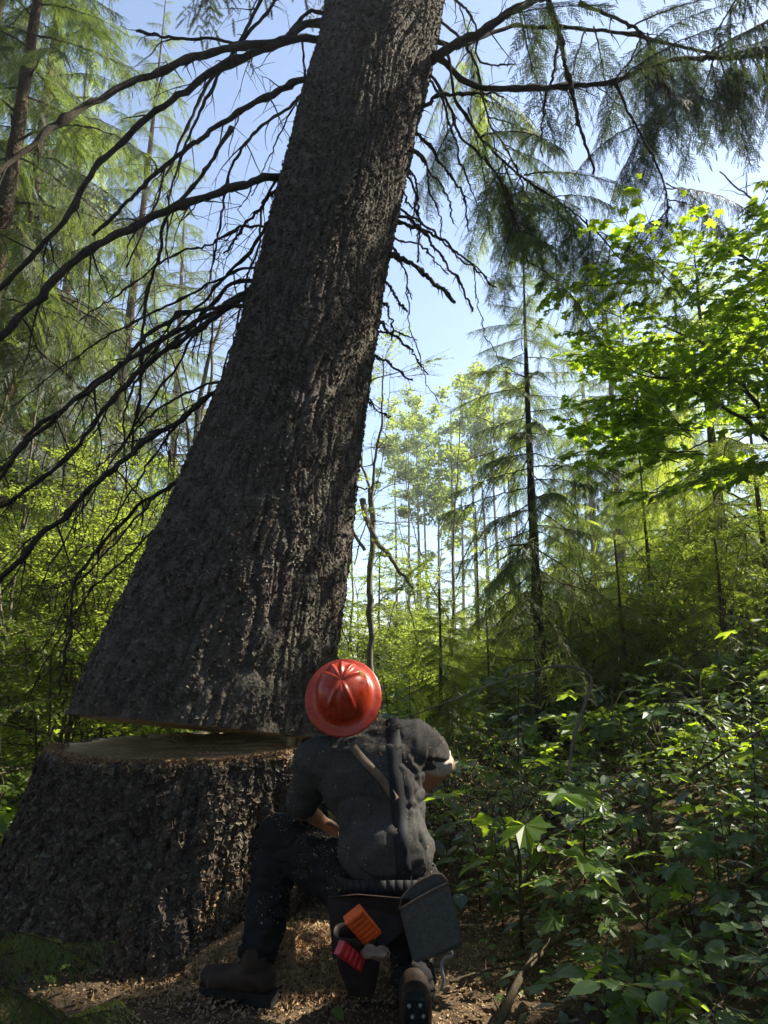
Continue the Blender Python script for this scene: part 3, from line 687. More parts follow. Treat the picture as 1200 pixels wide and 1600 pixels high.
# ------------------------------------------------------------------ conifers
def at(px, py, Y): p = W(px, py, Y); return p
Y0 = 7.5; b = at(-14, 900, Y0); t_ = at(82, 120, Y0)
lx = (t_[0] - b[0]) / (t_[2] - b[2])
conifer('conifer', (b[0] - lx * 1.5, Y0, g(b[0], Y0)), 13, .12, 'reddish-barked conifer at the left edge with long drooping boughs', ('hang', 'n'), (.22, 1), 2.6, 96, (10, -22), (lx, 0), seed=3, dead=22)
conifer('conifer', G(-130, 9.5), 15, .2, 'tall conifer half out of the picture at the upper left', ('hang', 'n'), (.22, 1), 3.2, 80, (15, -20), seed=4, dead=6)
conifer('conifer', G(150, 11.5), 15, .14, 'slender conifer behind the long bare branches, left of the leaning trunk', ('mid', 'n'), (.14, 1), 2.6, 70, (15, -15), (.02, 0), seed=5, dead=14)
conifer('conifer', G(60, 14), 17, .2, 'dense conifer at the back left, seen between two thin trunks', ('mid', 'y'), (.12, 1), 3.0, 90, (15, -15), seed=6)
conifer('conifer', G(265, 19), 17, .18, 'far conifer just left of the leaning trunk', ('mid', 'n'), (.15, 1), 2.8, 70, (15, -15), seed=7)
conifer('conifer', (5.0, 3.9, g(5.0, 3.9)), 15, .26, 'big dark conifer off to the right whose hanging sprays fill the top right corner', ('hang', 'd'), (.33, .97), 3.6, 120, (20, -20), seed=8, taper=.5, keep=lambda p, a, l: p[1] + math.sin(a) * l < 5.3)  # boughs reaching farther back left out so sun reaches the trunk
b = at(846, 1066, 6.6)
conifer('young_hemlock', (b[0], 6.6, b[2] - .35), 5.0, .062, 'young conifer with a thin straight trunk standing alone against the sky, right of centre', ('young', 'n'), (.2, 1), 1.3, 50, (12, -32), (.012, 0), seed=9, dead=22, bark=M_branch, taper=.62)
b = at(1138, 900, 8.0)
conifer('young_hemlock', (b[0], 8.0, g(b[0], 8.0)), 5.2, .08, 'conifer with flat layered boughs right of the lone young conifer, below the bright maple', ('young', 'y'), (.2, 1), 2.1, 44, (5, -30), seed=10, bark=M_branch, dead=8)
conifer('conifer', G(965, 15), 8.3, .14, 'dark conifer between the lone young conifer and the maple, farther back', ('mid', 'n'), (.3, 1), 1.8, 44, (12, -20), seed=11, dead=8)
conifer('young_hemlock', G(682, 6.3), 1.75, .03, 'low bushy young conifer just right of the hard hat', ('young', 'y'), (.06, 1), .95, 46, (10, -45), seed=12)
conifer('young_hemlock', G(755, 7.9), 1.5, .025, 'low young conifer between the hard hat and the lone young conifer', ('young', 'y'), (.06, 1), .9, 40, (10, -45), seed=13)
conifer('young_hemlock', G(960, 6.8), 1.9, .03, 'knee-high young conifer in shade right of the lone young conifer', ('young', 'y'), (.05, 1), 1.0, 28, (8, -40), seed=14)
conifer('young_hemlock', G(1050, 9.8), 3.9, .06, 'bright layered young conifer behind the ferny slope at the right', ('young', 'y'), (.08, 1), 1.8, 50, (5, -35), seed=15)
for k, (px, Y, h, lb) in enumerate([(925, 30, 15, 'far blue-green conifer left of the maple'), (1000, 34, 18, 'far conifer with the highest top behind the maple'), (1090, 28, 15, 'far conifer hidden mostly by the maple leaves'),
                                    (520, 40, 9, 'distant conifer seen low behind the leaning trunk'), (880, 46, 13, 'most distant conifer, between the lone young conifer and the maple')]):
    conifer('distant_conifer', G(px, Y), h, .2, lb, ('mid', 'n'), (.15, 1), 3.0, 56, (15, -15), seed=20 + k)
for k, (x, y, h, lb) in enumerate([(7.9, 3.9, 15, 'tall unseen conifer beyond the right edge, added for shade'), (6.6, 5.2, 8.5, 'lower unseen conifer beyond the right edge, added for shade'), (5.6, 1.6, 12, 'unseen conifer right of the near end of the bank, added for shade'), (7.0, .4, 17, 'tall unseen conifer behind and right of the viewer, added for shade'),
        (3.6, -3.2, 18, 'tall unseen conifer close behind the viewer, added to block sky light'), (-1.2, -4.2, 18, 'tall unseen conifer straight behind the viewer, added to block sky light'), (-5.0, -1.6, 17, 'tall unseen conifer behind and left of the viewer, added to block sky light'), (-7.2, 2.2, 16, 'tall unseen conifer beyond the left edge, added to block sky light'), (5.2, -6.5, 19, 'unseen conifer deep behind the viewer, added to block sky light'), (-4.5, -6.5, 19, 'unseen conifer deep behind and left, added to block sky light')]):
    conifer('conifer', (x, y, g(x, y)), h, .25, lb, ('mid', 'd'), (.12, 1), (3.2, 2.4, 3.1)[k] if k < 3 else 4.2, (80, 80, 130)[k] if k < 3 else 80, (15, -20), seed=60 + k, taper=.5, dn=1.0)  # unseen trees added to keep sun and sky light off the foreground
conifer('conifer', G(-190, 5.8), 12, .13, 'nearest conifer beyond the upper left corner, reaching in with feathery boughs', ('mid', 'd'), (.33, 1), 3.0, 52, (12, -20), seed=16, dead=6)
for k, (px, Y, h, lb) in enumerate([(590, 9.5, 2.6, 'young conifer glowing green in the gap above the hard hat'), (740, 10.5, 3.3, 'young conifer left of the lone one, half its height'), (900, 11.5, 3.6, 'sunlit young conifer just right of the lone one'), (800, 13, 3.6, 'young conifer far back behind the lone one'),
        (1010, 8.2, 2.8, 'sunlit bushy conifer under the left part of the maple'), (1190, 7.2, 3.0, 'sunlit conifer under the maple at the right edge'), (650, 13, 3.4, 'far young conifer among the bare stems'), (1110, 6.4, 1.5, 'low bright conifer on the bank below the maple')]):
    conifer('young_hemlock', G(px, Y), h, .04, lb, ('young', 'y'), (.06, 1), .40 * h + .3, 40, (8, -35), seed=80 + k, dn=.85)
conifer('conifer', G(-70, 4.9), 10, .11, 'dark conifer just outside the top left corner, its boughs behind the bare limbs', ('mid', 'n'), (.42, 1), 1.9, 40, (12, -20), seed=17, dn=1.2)
# fronds low in the left corner
fr = empty('young_conifer', (-.93, 1.75, -.05), 'small dark conifer with soft fronds at the lower left corner', 'sapling')
mb = MB(); mb.tube([(0, 0, 0), (.02, 0, .3), (.01, .02, .62)], [.016, .012, .004], 6); obj('trunk', mb.mesh('trunk', [M_twig]), fr)
rr_ = random.Random(5)
for k in range(26):
    z = .05 + .55 * k / 26; a = R(-100 + 200 * ((k * .618) % 1)); s = (.50 - .2 * k / 26) / 1.5 * rr_.uniform(.8, 1.2)
    put_bough(fr, ('young', 'n'), Matrix.Translation((0, 0, z)) @ Matrix.Rotation(a, 4, 'Z') @ Matrix.Rotation(R(rr_.uniform(-5, 30)), 4, 'Y') @ Matrix.Diagonal((s, s, s, 1)))

# ------------------------------------------------------------------ broadleaf trees
def broadleaf(name, loc, paths, label, key, nb, s=(.5, .9), seed=0, bark=None, cat='tree', zone=None, r0=.05):
    """paths: limb polylines in world space; boughs spread along them, or through zone = list of (centre, radii)"""
    r = random.Random(seed); root = empty(name, loc, label, cat); L0 = np.array(loc); P = []
    for k, (q, w0, w1) in enumerate(paths):
        q = spline(np.array(q, float) - L0, 26); q[2:] += np.cumsum(np.random.default_rng(seed + k).normal(0, .01, (24, 3)), 0)
        mb = MB(); rad = np.linspace(w0, w1, 26); mb.tube(q, rad, 7, rough=.15, seed=k)
        if k: twigs(mb, q, rad, 6, .2, .7, r, .0)
        obj('trunk' if k == 0 else 'limb', mb.mesh('limb', [bark or M_branch]), root); P.append(q)
    for k in range(nb):
        if zone and r.random() < .8:
            c, rad_ = r.choice(zone); v = np.array([r.gauss(0, .5), r.gauss(0, .5), r.gauss(0, .5)]); p = np.array(c) - L0 + v * rad_
            a = math.atan2(v[1], v[0]) + r.uniform(-.8, .8)
        else:
            q = r.choice(P[1:] or P); p = q[r.randrange(8, 26)]; a = r.random() * 6.28
        sc2 = r.uniform(*s)
        M = Matrix.Translation(p.tolist()) @ Matrix.Rotation(a, 4, 'Z') @ Matrix.Rotation(R(r.uniform(-25, 25)), 4, 'Y') @ Matrix.Rotation(R(r.uniform(-30, 30)), 4, 'X') @ Matrix.Diagonal((sc2, sc2, sc2, 1))
        put_leafy(root, key, M)
    return root
mx, my = 4.3, 5.6; mz = g(mx, my)
broadleaf('maple_tree', (mx, my, mz - .1), [
    ([(mx, my, mz - .2), at(1290, 850, 5.6), at(1270, 600, 5.6), at(1240, 380, 5.7), at(1230, 200, 5.8)], .07, .02),
    ([at(1280, 780, 5.6), at(1200, 665, 5.5), at(1140, 590, 5.4), at(1090, 530, 5.4), at(1030, 505, 5.4)], .03, .008),
    ([at(1285, 820, 5.6), at(1200, 700, 5.3), at(1110, 640, 5.2), at(1050, 605, 5.2), at(990, 592, 5.2)], .026, .006),
    ([at(1260, 560, 5.6), at(1200, 440, 5.6), at(1130, 400, 5.6), at(1085, 430, 5.7)], .025, .006),
    ([at(1240, 480, 5.7), at(1180, 330, 5.8), at(1130, 280, 5.9)], .02, .006)],
    'broad-leaved maple with sunlit yellow-green leaves at the right edge', 'dummy' if 0 else ('maple', 'm'), 96, (.5, .85), seed=31,
    zone=[(at(1060, 500, 5.4), (.36, .5, .25)), (at(1040, 612, 5.3), (.34, .45, .22)), (at(1120, 580, 5.3), (.45, .5, .28)), (at(1170, 440, 5.7), (.32, .5, .28)), (at(1190, 560, 5.4), (.5, .5, .5)), (at(1150, 680, 5.3), (.5, .5, .3))])
# thin tree with a broken stub right of the trunk
tx = at(575, 1000, 7.2)
broadleaf('thin_tree', (tx[0], 7.2, g(tx[0], 7.2)), [
    ([(tx[0] + .1, 7.2, g(tx[0], 7.2) - .2), at(570, 900, 7.2), at(576, 800, 7.2), at(574, 762, 7.2)], .036, .030),
    ([at(566, 780, 7.2), at(575, 830, 7.1), at(605, 880, 7.0), at(640, 925, 6.9)], .035, .015),
    ([at(578, 800, 7.2), at(590, 700, 7.2), at(600, 640, 7.2), at(596, 560, 7.3)], .02, .006),
    ([at(580, 770, 7.2), at(560, 680, 7.3), at(590, 600, 7.3), at(640, 590, 7.3)], .016, .005),
    ([at(570, 860, 7.2), at(540, 800, 7.2), at(530, 720, 7.2)], .02, .005)],
    'thin pale broadleaf tree with a snapped top just right of the leaning trunk', ('small', 'a'), 20, (.3, .55), seed=32, bark=M_pale)
tx = at(300, 900, 8.5)
broadleaf('thin_tree', (tx[0], 8.5, g(tx[0], 8.5)), [
    ([(tx[0], 8.5, g(tx[0], 8.5) - .2), at(296, 850, 8.5), at(300, 700, 8.5), at(312, 600, 8.5), at(345, 500, 8.6)], .07, .02),
    ([at(298, 720, 8.5), at(280, 600, 8.5), at(250, 520, 8.5), at(240, 420, 8.5)], .02, .006),
    ([at(303, 690, 8.5), at(330, 590, 8.5), at(335, 480, 8.5), at(350, 400, 8.5)], .025, .006),
    ([at(300, 760, 8.5), at(270, 700, 8.5), at(235, 640, 8.5)], .014, .004)],
    'thin pale bare-twigged tree against the sky, left of the leaning trunk', ('bare', 'a'), 46, (.5, .9), seed=33, bark=M_pale)
for k, (px, Y) in enumerate([(130, 7), (215, 10), (20, 6), (640, 11), (700, 9), (545, 10)]):
    x0, _, z0 = G(px, Y); h = 3.6 + k % 3
    broadleaf('bare_sapling', (x0, Y, z0), [([(x0, Y, z0 - .2), (x0 + .1, Y, z0 + h * .5), (x0 + .25 * (-1) ** k, Y, z0 + h)], .02, .005),
        ([(x0 + .06, Y, z0 + h * .3), (x0 - .4, Y + .2, z0 + h * .6), (x0 - .5, Y + .2, z0 + h * .9)], .011, .003), ([(x0 + .09, Y, z0 + h * .45), (x0 + .5, Y - .2, z0 + h * .7), (x0 + .6, Y - .2, z0 + h)], .01, .003)],
        ['bare sapling behind the longest dead branches, left side', 'sapling with few leaves nearest the left side of the leaning trunk', 'crooked bare sapling at the very left edge', 'bare sapling among the brush, farthest right of the leaning trunk',
         'sparse sapling crossing the sky between the leaning trunk and the lone young conifer', 'sparse sapling partly hidden by the right flank of the leaning trunk'][k], ('bare', 'a'), 16, (.4, .8), seed=120 + k, bark=M_pale, cat='sapling')
# distant row of slim poplars
pr = random.Random(8)
names_ = 'first second third fourth fifth sixth seventh eighth ninth tenth eleventh twelfth'.split()
def cluster_mesh(seed, leaf, n, rad, ls, mat):
    r = random.Random(seed); Ms = []; cen = [np.array([r.gauss(0, .42) * rad[0], r.gauss(0, .42) * rad[1], r.uniform(-1, 1) * rad[2]]) for _ in range(26)]
    for _ in range(n):
        c = r.choice(cen); p = c + np.array([r.gauss(0, .13), r.gauss(0, .13), r.gauss(0, .1)]) * (rad[0] + .4)
        Ms.append(frame(p, (r.gauss(0, 1), r.gauss(0, 1), r.gauss(-.2, .5)), norm((r.gauss(0, .6), r.gauss(0, .6), 1)), r.uniform(*ls)))
    m = MB(); m.inst(*leaf, Ms); return m.mesh('crown', [mat], smooth=False)
CR = [cluster_mesh(k, small, 2600, (1.0, 1.0, 2.8), (.12, .24), M_alder) for k in range(4)]
for k in range(12):
    px = 622 + k * 17 + pr.uniform(-5, 5); Y = 36 + pr.uniform(-4, 6); x0, _, z0 = G(px, Y); top = W(px, [640, 668, 632, 655, 690, 622, 700, 590, 610, 585, 640, 600][k], Y)[2]; h = top - z0
    rt = empty('poplar_tree', (x0, Y, z0), 'slim distant tree with pale green tuft, %s from the left in the far row' % names_[k], 'tree', 'distant slim trees')
    mb, pts = trunk_mesh(h, .12, (pr.uniform(-.02, .02), 0), seed=k, sides=6); obj('trunk', mb.mesh('trunk', [M_pale]), rt)
    s = pr.uniform(.85, 1.25)
    obj('crown', CR[k % 4], rt, M=Matrix.Translation((pts[-1][0], pts[-1][1], h - 2.3 * s)) @ Matrix.Rotation(k, 4, 'Z') @ Matrix.Diagonal((s * .9, s * .9, s, 1)))
# ------------------------------------------------------------------ brush in the middle distance
sr = random.Random(17)
brush = []
for k in range(34): brush.append((sr.uniform(-60, 330), sr.uniform(5.6, 15), 'L'))
for k in range(34): brush.append((sr.uniform(525, 920), sr.uniform(8.0, 17), 'M'))
for k in range(24): brush.append((sr.uniform(880, 1300), sr.uniform(5.5, 13), 'R'))
lab = {'L': 'left of the stump', 'M': 'in the sunlit gap', 'R': 'on the rising right slope'}
dist_ = [(0, 'nearest'), (7.5, 'in the near middle'), (9.5, 'farther'), (12, 'farthest')]
def blab(k, Y, s_): return '%s brush %s, %s among it' % (('round-leaved', 'fine-leaved yellow-green', 'fine-leaved bushy')[k % 3], lab[s_], [b for a, b in dist_ if Y >= a][-1])
for k, (px, Y, s_) in enumerate(brush):
    x0, _, z0 = G(px, Y); h = sr.uniform(1.4, 3.2) * (1.15 if s_ != 'M' else .75) * (1 if s_ != 'R' else .6)
    shrub('leafy_shrub', (x0, Y, z0), h, h * .8, blab(k, Y, s_), ('small', 'a') if k % 3 else ('ovate', 'a' if s_ != 'R' else 'u'), 34, 5, seed=200 + k, group=blab(k, Y, s_))
tl_ = ['nearest the stump', 'at the left edge', 'between the two leftmost trunks', 'behind the long dead branches', 'left of the notch in the trunk', 'far back at the left', 'in front of the far left conifer', 'behind the lowest dead branch', 'beside the thin pale tree', 'farthest back on the left', 'right of the leaning trunk', 'behind the snapped thin tree']
for k, (px, Y) in enumerate([(185, 5.6), (15, 6.4), (75, 7.6), (140, 8.6), (110, 5.2), (210, 10.5), (40, 9.5), (160, 7.0), (265, 9.0), (110, 12), (560, 9.0), (610, 11.5)]):
    x0, _, z0 = G(px, Y); h = sr.uniform(3.4, 4.8) if k < 10 else 2.8
    shrub('vine_maple', (x0, Y, z0), h, 2.0, 'tall airy yellow-green shrub ' + tl_[k], ('small', 'a'), 46, 7, seed=300 + k, up=(-5, 45), low_=.25)
def far_wood():
    mb = MB(); r = random.Random(77); Ms = []
    for k in range(420):
        a = r.uniform(-1.15, 1.3); D = r.uniform(38, 75); x, y = math.sin(a) * D, math.cos(a) * D
        h = r.uniform(4, 8) * (1 + .5 * (abs(a) > .35)); z0 = float(gz(np.clip(x, -40, 40), np.clip(y, -40, 90)))
        for q in range(46):
            u = r.random(); rad = (1 - u) * h * .22 + .25; th_ = r.random() * 6.28
            Ms.append(frame((x + math.cos(th_) * rad, y + math.sin(th_) * rad, z0 + u * h), (math.cos(th_), math.sin(th_), -.4), (0, 0, 1), r.uniform(.5, 1.0)))
    mb.inst(TWv * [1, 1.6, 1], TWf, Ms)
    tag(obj('far_wood', mb.mesh('far_wood', [M_needle], smooth=False)), 'distant wooded edge closing the view behind the brush', 'woodland', kind='stuff')
far_wood()

# ------------------------------------------------------------------ undergrowth
def leaf_obj_mesh(name, leaf, mat): return mesh(name, leaf[0], [leaf[1]], [mat], smooth=False)
LEAVES = {'palm': (palm5, [M_under, M_maple]), 'palm7': (palm7, [M_under]), 'ovate': (ovate, [M_under, M_under2]), 'lance': (lance, [M_under, M_under2]), 'palm3': (palm3, [M_under, M_under2])}
LM = {k: [leaf_obj_mesh('leaf_' + k, lf, m) for m in ms] for k, (lf, ms) in LEAVES.items()}
def plant_layout(kind, r):
    """returns (stems mesh builder, list of leaf matrices, leaf key)"""
    mb = MB(); Ms = []
    if kind == 'palmate':
        n = r.randint(6, 10); H_ = r.uniform(.28, .55)
        for k in range(n):
            a = k * 2.4 + r.uniform(-.4, .4); t = .25 + .75 * k / n; base = np.array([0, 0, H_ * t * .7]); out = r.uniform(.12, .28) * (1.15 - t * .5)
            p = base + np.array([math.cos(a) * out, math.sin(a) * out, .10 + .05 * r.random()])
            mb.tube([base, (base + p) / 2 + [0, 0, .04], p], [.0035, .0025, .0018], 4, cap=False)
            Ms.append(frame(p, (math.cos(a), math.sin(a), r.uniform(-.5, -.05)), norm((math.cos(a) * .25 + r.gauss(0, .2), math.sin(a) * .25 + r.gauss(0, .2), 1)), r.uniform(.07, .13)))
        mb.tube([(0, 0, -.08), (.01, 0, H_ * .4), (0, .01, H_ * .75)], [.006, .005, .003], 5); return mb, Ms, 'palm'
    if kind == 'compound':
        n = r.randint(5, 8)
        for k in range(n):
            a = k * 2.4 + r.uniform(-.4, .4); L = r.uniform(.28, .55); el = r.uniform(.5, 1.15)
            d0 = np.array([math.cos(a) * math.cos(el), math.sin(a) * math.cos(el), math.sin(el)]); q = [np.array([0, 0, -.04])]
            for j in range(6): d0 = norm(d0 + np.array([math.cos(a) * .08, math.sin(a) * .08, -.17])); q.append(q[-1] + d0 * L / 6)
            mb.tube(q, np.linspace(.0035, .0015, 7), 4, cap=False); tn = norm(q[-1] - q[-2]); sd = norm(np.cross([0, 0, 1], tn))
            s = r.uniform(.085, .14)
            Ms.append(frame(q[-1], tn + [0, 0, -.15], (0, 0, 1), s))
            for j, u in ((4, 1.0), (2, .9)) if L > .38 else ((4, .95),):
                for s_ in (-1, 1): Ms.append(frame(q[j] + sd * s_ * .012, norm(tn * .55 + sd * s_ + [0, 0, -.2]), norm((r.gauss(0, .2), r.gauss(0, .2), 1)), s * u * .9))
        return mb, Ms, r.choice(('ovate', 'lance'))
    if kind == 'tall':
        H_ = r.uniform(.35, .75); lx, ly = r.uniform(-.12, .12), r.uniform(-.12, .12); m = int(H_ / .055)
        pts = [np.array([lx * t * t, ly * t * t, H_ * t - .06]) for t in np.linspace(0, 1, 8)]; mb.tube(pts, np.linspace(.005, .002, 8), 5)
        for k in range(m):
            t = .2 + .8 * k / m; p = np.array([lx * t * t, ly * t * t, H_ * t - .06]); a0 = k * 1.57
            for s_ in (0, math.pi):
                a = a0 + s_ + r.uniform(-.25, .25)
                Ms.append(frame(p, (math.cos(a), math.sin(a), r.uniform(-.35, .1)), norm((r.gauss(0, .15), r.gauss(0, .15), 1)), r.uniform(.055, .095) * (1.25 - .5 * t)))
        return mb, Ms, r.choice(('ovate', 'lance', 'palm3'))
    if kind == 'fern':
        n = r.randint(6, 9)
        for k in range(n):
            a = k * 2.4 + r.uniform(-.3, .3); L = r.uniform(.35, .6); el = r.uniform(.7, 1.2)
            d0 = np.array([math.cos(a) * math.cos(el), math.sin(a) * math.cos(el), math.sin(el)]); q = [np.array([0, 0, -.03])]; K = 16
            for j in range(K): d0 = norm(d0 + np.array([math.cos(a) * .03, math.sin(a) * .03, -.085])); q.append(q[-1] + d0 * L / K)
            mb.tube(q, np.linspace(.003, .001, K + 1), 3, cap=False)
            for j in range(3, K + 1):
                tn = norm(q[j] - q[j - 1]); sd = norm(np.cross([0, 0, 1], tn) + 1e-6); u = j / K
                for s_ in (-1, 1): Ms.append(frame(q[j], norm(sd * s_ + tn * .35 + [0, 0, -.12]), (0, 0, 1), .11 * math.sin(math.pi * min(1, u * .85 + .12)) + .012) @ np.diag([1, .55, 1, 1]))
        return mb, Ms, 'lance'
ur = random.Random(99)
KINDS = ['palmate', 'compound', 'tall', 'fern']
near_lab = {'palmate': 'broad lobed-leaf plant', 'compound': 'plant with arching pointed leaflets', 'tall': 'upright pair-leaved plant', 'fern': 'arching green fern'}
spots = []
def free(x, y, d=.12): return all((x - a) ** 2 + (y - b) ** 2 > d * d for a, b in spots)
def man_zone(x, y): return (-1.9 < x < .50 and 1.0 < y < 3.35) or (x + 1.05) ** 2 + (y - 3.6) ** 2 < .95 ** 2
near = []
tries = 0
while len(near) < 240 and tries < 9000:
    tries += 1; y = 1.3 + 3.6 * ur.random() ** 1.1; px = ur.uniform(640, 1420); x = (px - 600) / F * y
    if man_zone(x, y) or not free(x, y, .10): continue
    if x < .62 + .1 * (y - 2) and ur.random() < .72: continue
    spots.append((x, y)); near.append((x, y))
where = [(0, 'at the front edge of the shaded bank'), (1.8, 'low on the shaded bank'), (2.3, 'on the lower middle of the bank'), (2.9, 'on the upper middle of the bank'), (3.6, 'high on the bank'), (4.2, 'at the top of the bank')]
side = [(-9, 'beside the sawdust'), (.7, 'towards the man'), (1.1, 'amid the leaves'), (1.5, 'nearer the right edge'), (2.0, 'at the right edge')]
protos = {}
for kd in KINDS:
    for q_ in range(4):
        r = random.Random(500 + 7 * q_ + KINDS.index(kd)); mb, Ms, lk = plant_layout(kd, r)
        sm = mb.mesh('stem', [M_twig if kd != 'fern' else M_under]); leaf = LEAVES[lk][0]
        fo = MB(); fo.inst(*leaf, Ms); protos.setdefault(kd, []).append((sm, Ms, lk, [fo.mesh('foliage', [m], smooth=False) for m in LEAVES[lk][1]]))
for k, (x, y) in enumerate(near):
    kd = ur.choices(KINDS, (5, 4.5, 4, .35 if x > 1.7 else 0))[0]; sm, Ms, lk, fms = ur.choice(protos[kd]); kd_ = kd
    wl = [b for a, b in where if y >= a][-1]; sl = [b for a, b in side if x >= a][-1]
    gl = '%s, %s, %s' % (near_lab[kd_], wl, sl)
    rt = empty({'palmate': 'broad_leaved_plant', 'compound': 'bramble_plant', 'tall': 'nettle_plant', 'fern': 'fern'}[kd], (x, y, g(x, y)), gl, 'fern' if kd == 'fern' else 'plant', gl, rz=ur.random() * 6.28)
    s = ur.uniform(.5, .95) * (1 if y > 2 else .8); rt.scale = (s, s, s); rt.rotation_euler.x = ur.uniform(-.2, .2); rt.rotation_euler.y = ur.uniform(-.2, .2)
    obj('stem', sm, rt)
    if kd != 'fern' and y < 3.6:
        vi = ur.randrange(len(LM[lk])) if ur.random() < .6 else 0
        for M in Ms:
            a = Matrix(M.tolist()); obj('leaf', LM[lk][vi], rt, M=M)
    else: obj('foliage' if kd != 'fern' else 'fronds', ur.choice(fms), rt)
n_far = 0; tries = 0; far = []
while n_far < 520 and tries < 20000:
    tries += 1; y = 3.0 + 7 * ur.random() ** 1.2; px = ur.uniform(560, 1480); x = (px - 600) / F * y
    if man_zone(x, y) or not free(x, y, .17): continue
    spots.append((x, y)); n_far += 1; far.append((x, y))
for _ in range(110):
    y = ur.uniform(3.2, 8); px = ur.uniform(-150, 150); x = (px - 600) / F * y
    if not man_zone(x, y): far.append((x, y)); spots.append((x, y))
far.sort(key=lambda p: p[1])
allm = {}
for k, (x, y) in enumerate(far):
    kd = ur.choices(KINDS, (5, 4, 4, .8))[0]; sm, Ms, lk, fms = ur.choice(protos[kd]); s = ur.uniform(.9, 1.6)
    if k < 150:
        pl = 'left of the stump, in the sunlit brush' if x < -1 else ('on the flat ground behind the kneeling man' if x < .9 else ('on the slope below the young conifers' if px else ''))
        gl = '%s %s, %s' % (near_lab[kd], pl, 'nearer' if y < 4.2 else 'midway back' if y < 5.4 else 'farthest back')
        rt = empty({'palmate': 'broad_leaved_plant', 'compound': 'bramble_plant', 'tall': 'nettle_plant', 'fern': 'fern'}[kd], (x, y, g(x, y)), gl, 'fern' if kd == 'fern' else 'plant', gl, rz=ur.random() * 6.28)
        rt.scale = (s, s, s); obj('stem', sm, rt); obj('foliage' if kd != 'fern' else 'fronds', ur.choice(fms), rt)
    else:
        T = np.array(Matrix.Translation((x, y, g(x, y))) @ Matrix.Rotation(ur.random() * 6.28, 4, 'Z') @ Matrix.Diagonal((s, s, s, 1)))
        allm.setdefault(lk, []).extend([T @ m for m in Ms])
fo = MB()
for lk, Ms in allm.items(): fo.inst(*LEAVES[lk][0], Ms)
tag(obj('ground_cover', fo.mesh('ground_cover', [M_under], smooth=False)), 'dense leafy ground cover running back under the young trees', 'ground cover', kind='stuff')
# low creeping leaves, litter and chips
def scatter(name, label, cat, mat, n, leaf, ls, area, flat=.25, seed=1, zf=.01, dens=None, standing=0):
    r = random.Random(seed); Ms = []
    for _ in range(n):
        y = area[2] + (area[3] - area[2]) * r.random() ** 1.3; x = r.uniform(area[0], area[1]) * (.45 + .25 * y)
        if dens and r.random() > dens(x, y): continue
        if (x + 1.05) ** 2 + (y - 3.6) ** 2 < .70 ** 2: continue
        a = r.random() * 6.28; Ms.append(frame((x, y, g(x, y) + zf * r.random() + .004), (math.cos(a), math.sin(a), r.gauss(0, flat) + standing), norm((r.gauss(0, flat), r.gauss(0, flat), 1)), r.uniform(*ls)))
    m = MB(); m.inst(*leaf, Ms); return tag(obj(name, m.mesh(name, [mat], smooth=False)), label, cat, kind='stuff')
chip = (np.array([(0, 0, 0), (1, .15, .1), (.9, .6, 0), (.1, .45, .12)]), np.array([(0, 1, 2), (0, 2, 3)]))
def dd(x, y): return math.exp(-((x + .25) / .75) ** 2 - ((y - 2.5) / .8) ** 2) + .12 + .7 * math.exp(-((x - .35) / .35) ** 2 - ((y - 3.0) / 1.0) ** 2)
scatter('leaf_litter', 'brown dead leaves and needles lying over the forest floor', 'leaf litter', M_dry, 16000, small, (.015, .05), (-2.2, 3.2, 1.0, 9.0), .35, 3)
scatter('sawdust_heap', 'pale sawdust and chips strewn round the stump and the kneeling man', 'sawdust', M_dust, 60000, chip, (.003, .012), (-1.7, 1.3, 1.5, 4.6), .5, 4, .015, dd)
scatter('creeping_leaves', 'small creeping leaves over the ground of the bank', 'ground cover', M_under, 9000, ovate, (.025, .06), (-1.6, 3.2, 1.0, 7.0), .35, 5, .09, lambda x, y: .05 + .95 * (x > .45 + .08 * y) * (1 if y > 1.6 else .7), .15)
r = np.random.default_rng(77); n = 26000; cx_, cy_ = -.48, 2.95
x_ = cx_ + r.normal(0, .20, n); y_ = cy_ + r.normal(0, .16, n); hgt = .10 * np.exp(-((x_ - cx_) / .26) ** 2 - ((y_ - cy_) / .2) ** 2)
z_ = gz(x_, y_) + hgt * (.75 + .4 * vnoise(np.stack([x_ * 14, y_ * 14, 0 * x_], -1), 5)) + .012; c_ = np.stack([x_, y_, z_], -1)
q = c_[:, None] + r.normal(0, .006, (n, 3, 3)); f = (np.arange(n) * 3)[:, None] + np.arange(3)[None]
tag(obj('sawdust_pile', mesh('sawdust_pile', q.reshape(-1, 3), [f], [M_dust], smooth=False)), 'heap of fresh sawdust against the foot of the stump behind the boot', 'sawdust', kind='stuff')
# sawdust flying from the saw
r = np.random.default_rng(12); n = 5200
px_ = 745 + r.normal(0, 48, n); py_ = 1245 + r.normal(0, 62, n); yy = r.uniform(2.7, 4.4, n)
P_ = np.array([W(a, b_, c) for a, b_, c in zip(px_, py_, yy)]); P_ = P_[P_[:, 2] > gz(P_[:, 0], P_[:, 1])]
q = P_[:, None] + r.normal(0, .0028, (len(P_), 3, 3)); f = (np.arange(len(P_)) * 3)[:, None] + np.arange(3)[None]
tag(obj('flying_sawdust', mesh('flying_sawdust', q.reshape(-1, 3), [f], [M_dust], smooth=False)), 'spray of fine sawdust in the air right of the kneeling man', 'sawdust', kind='stuff')
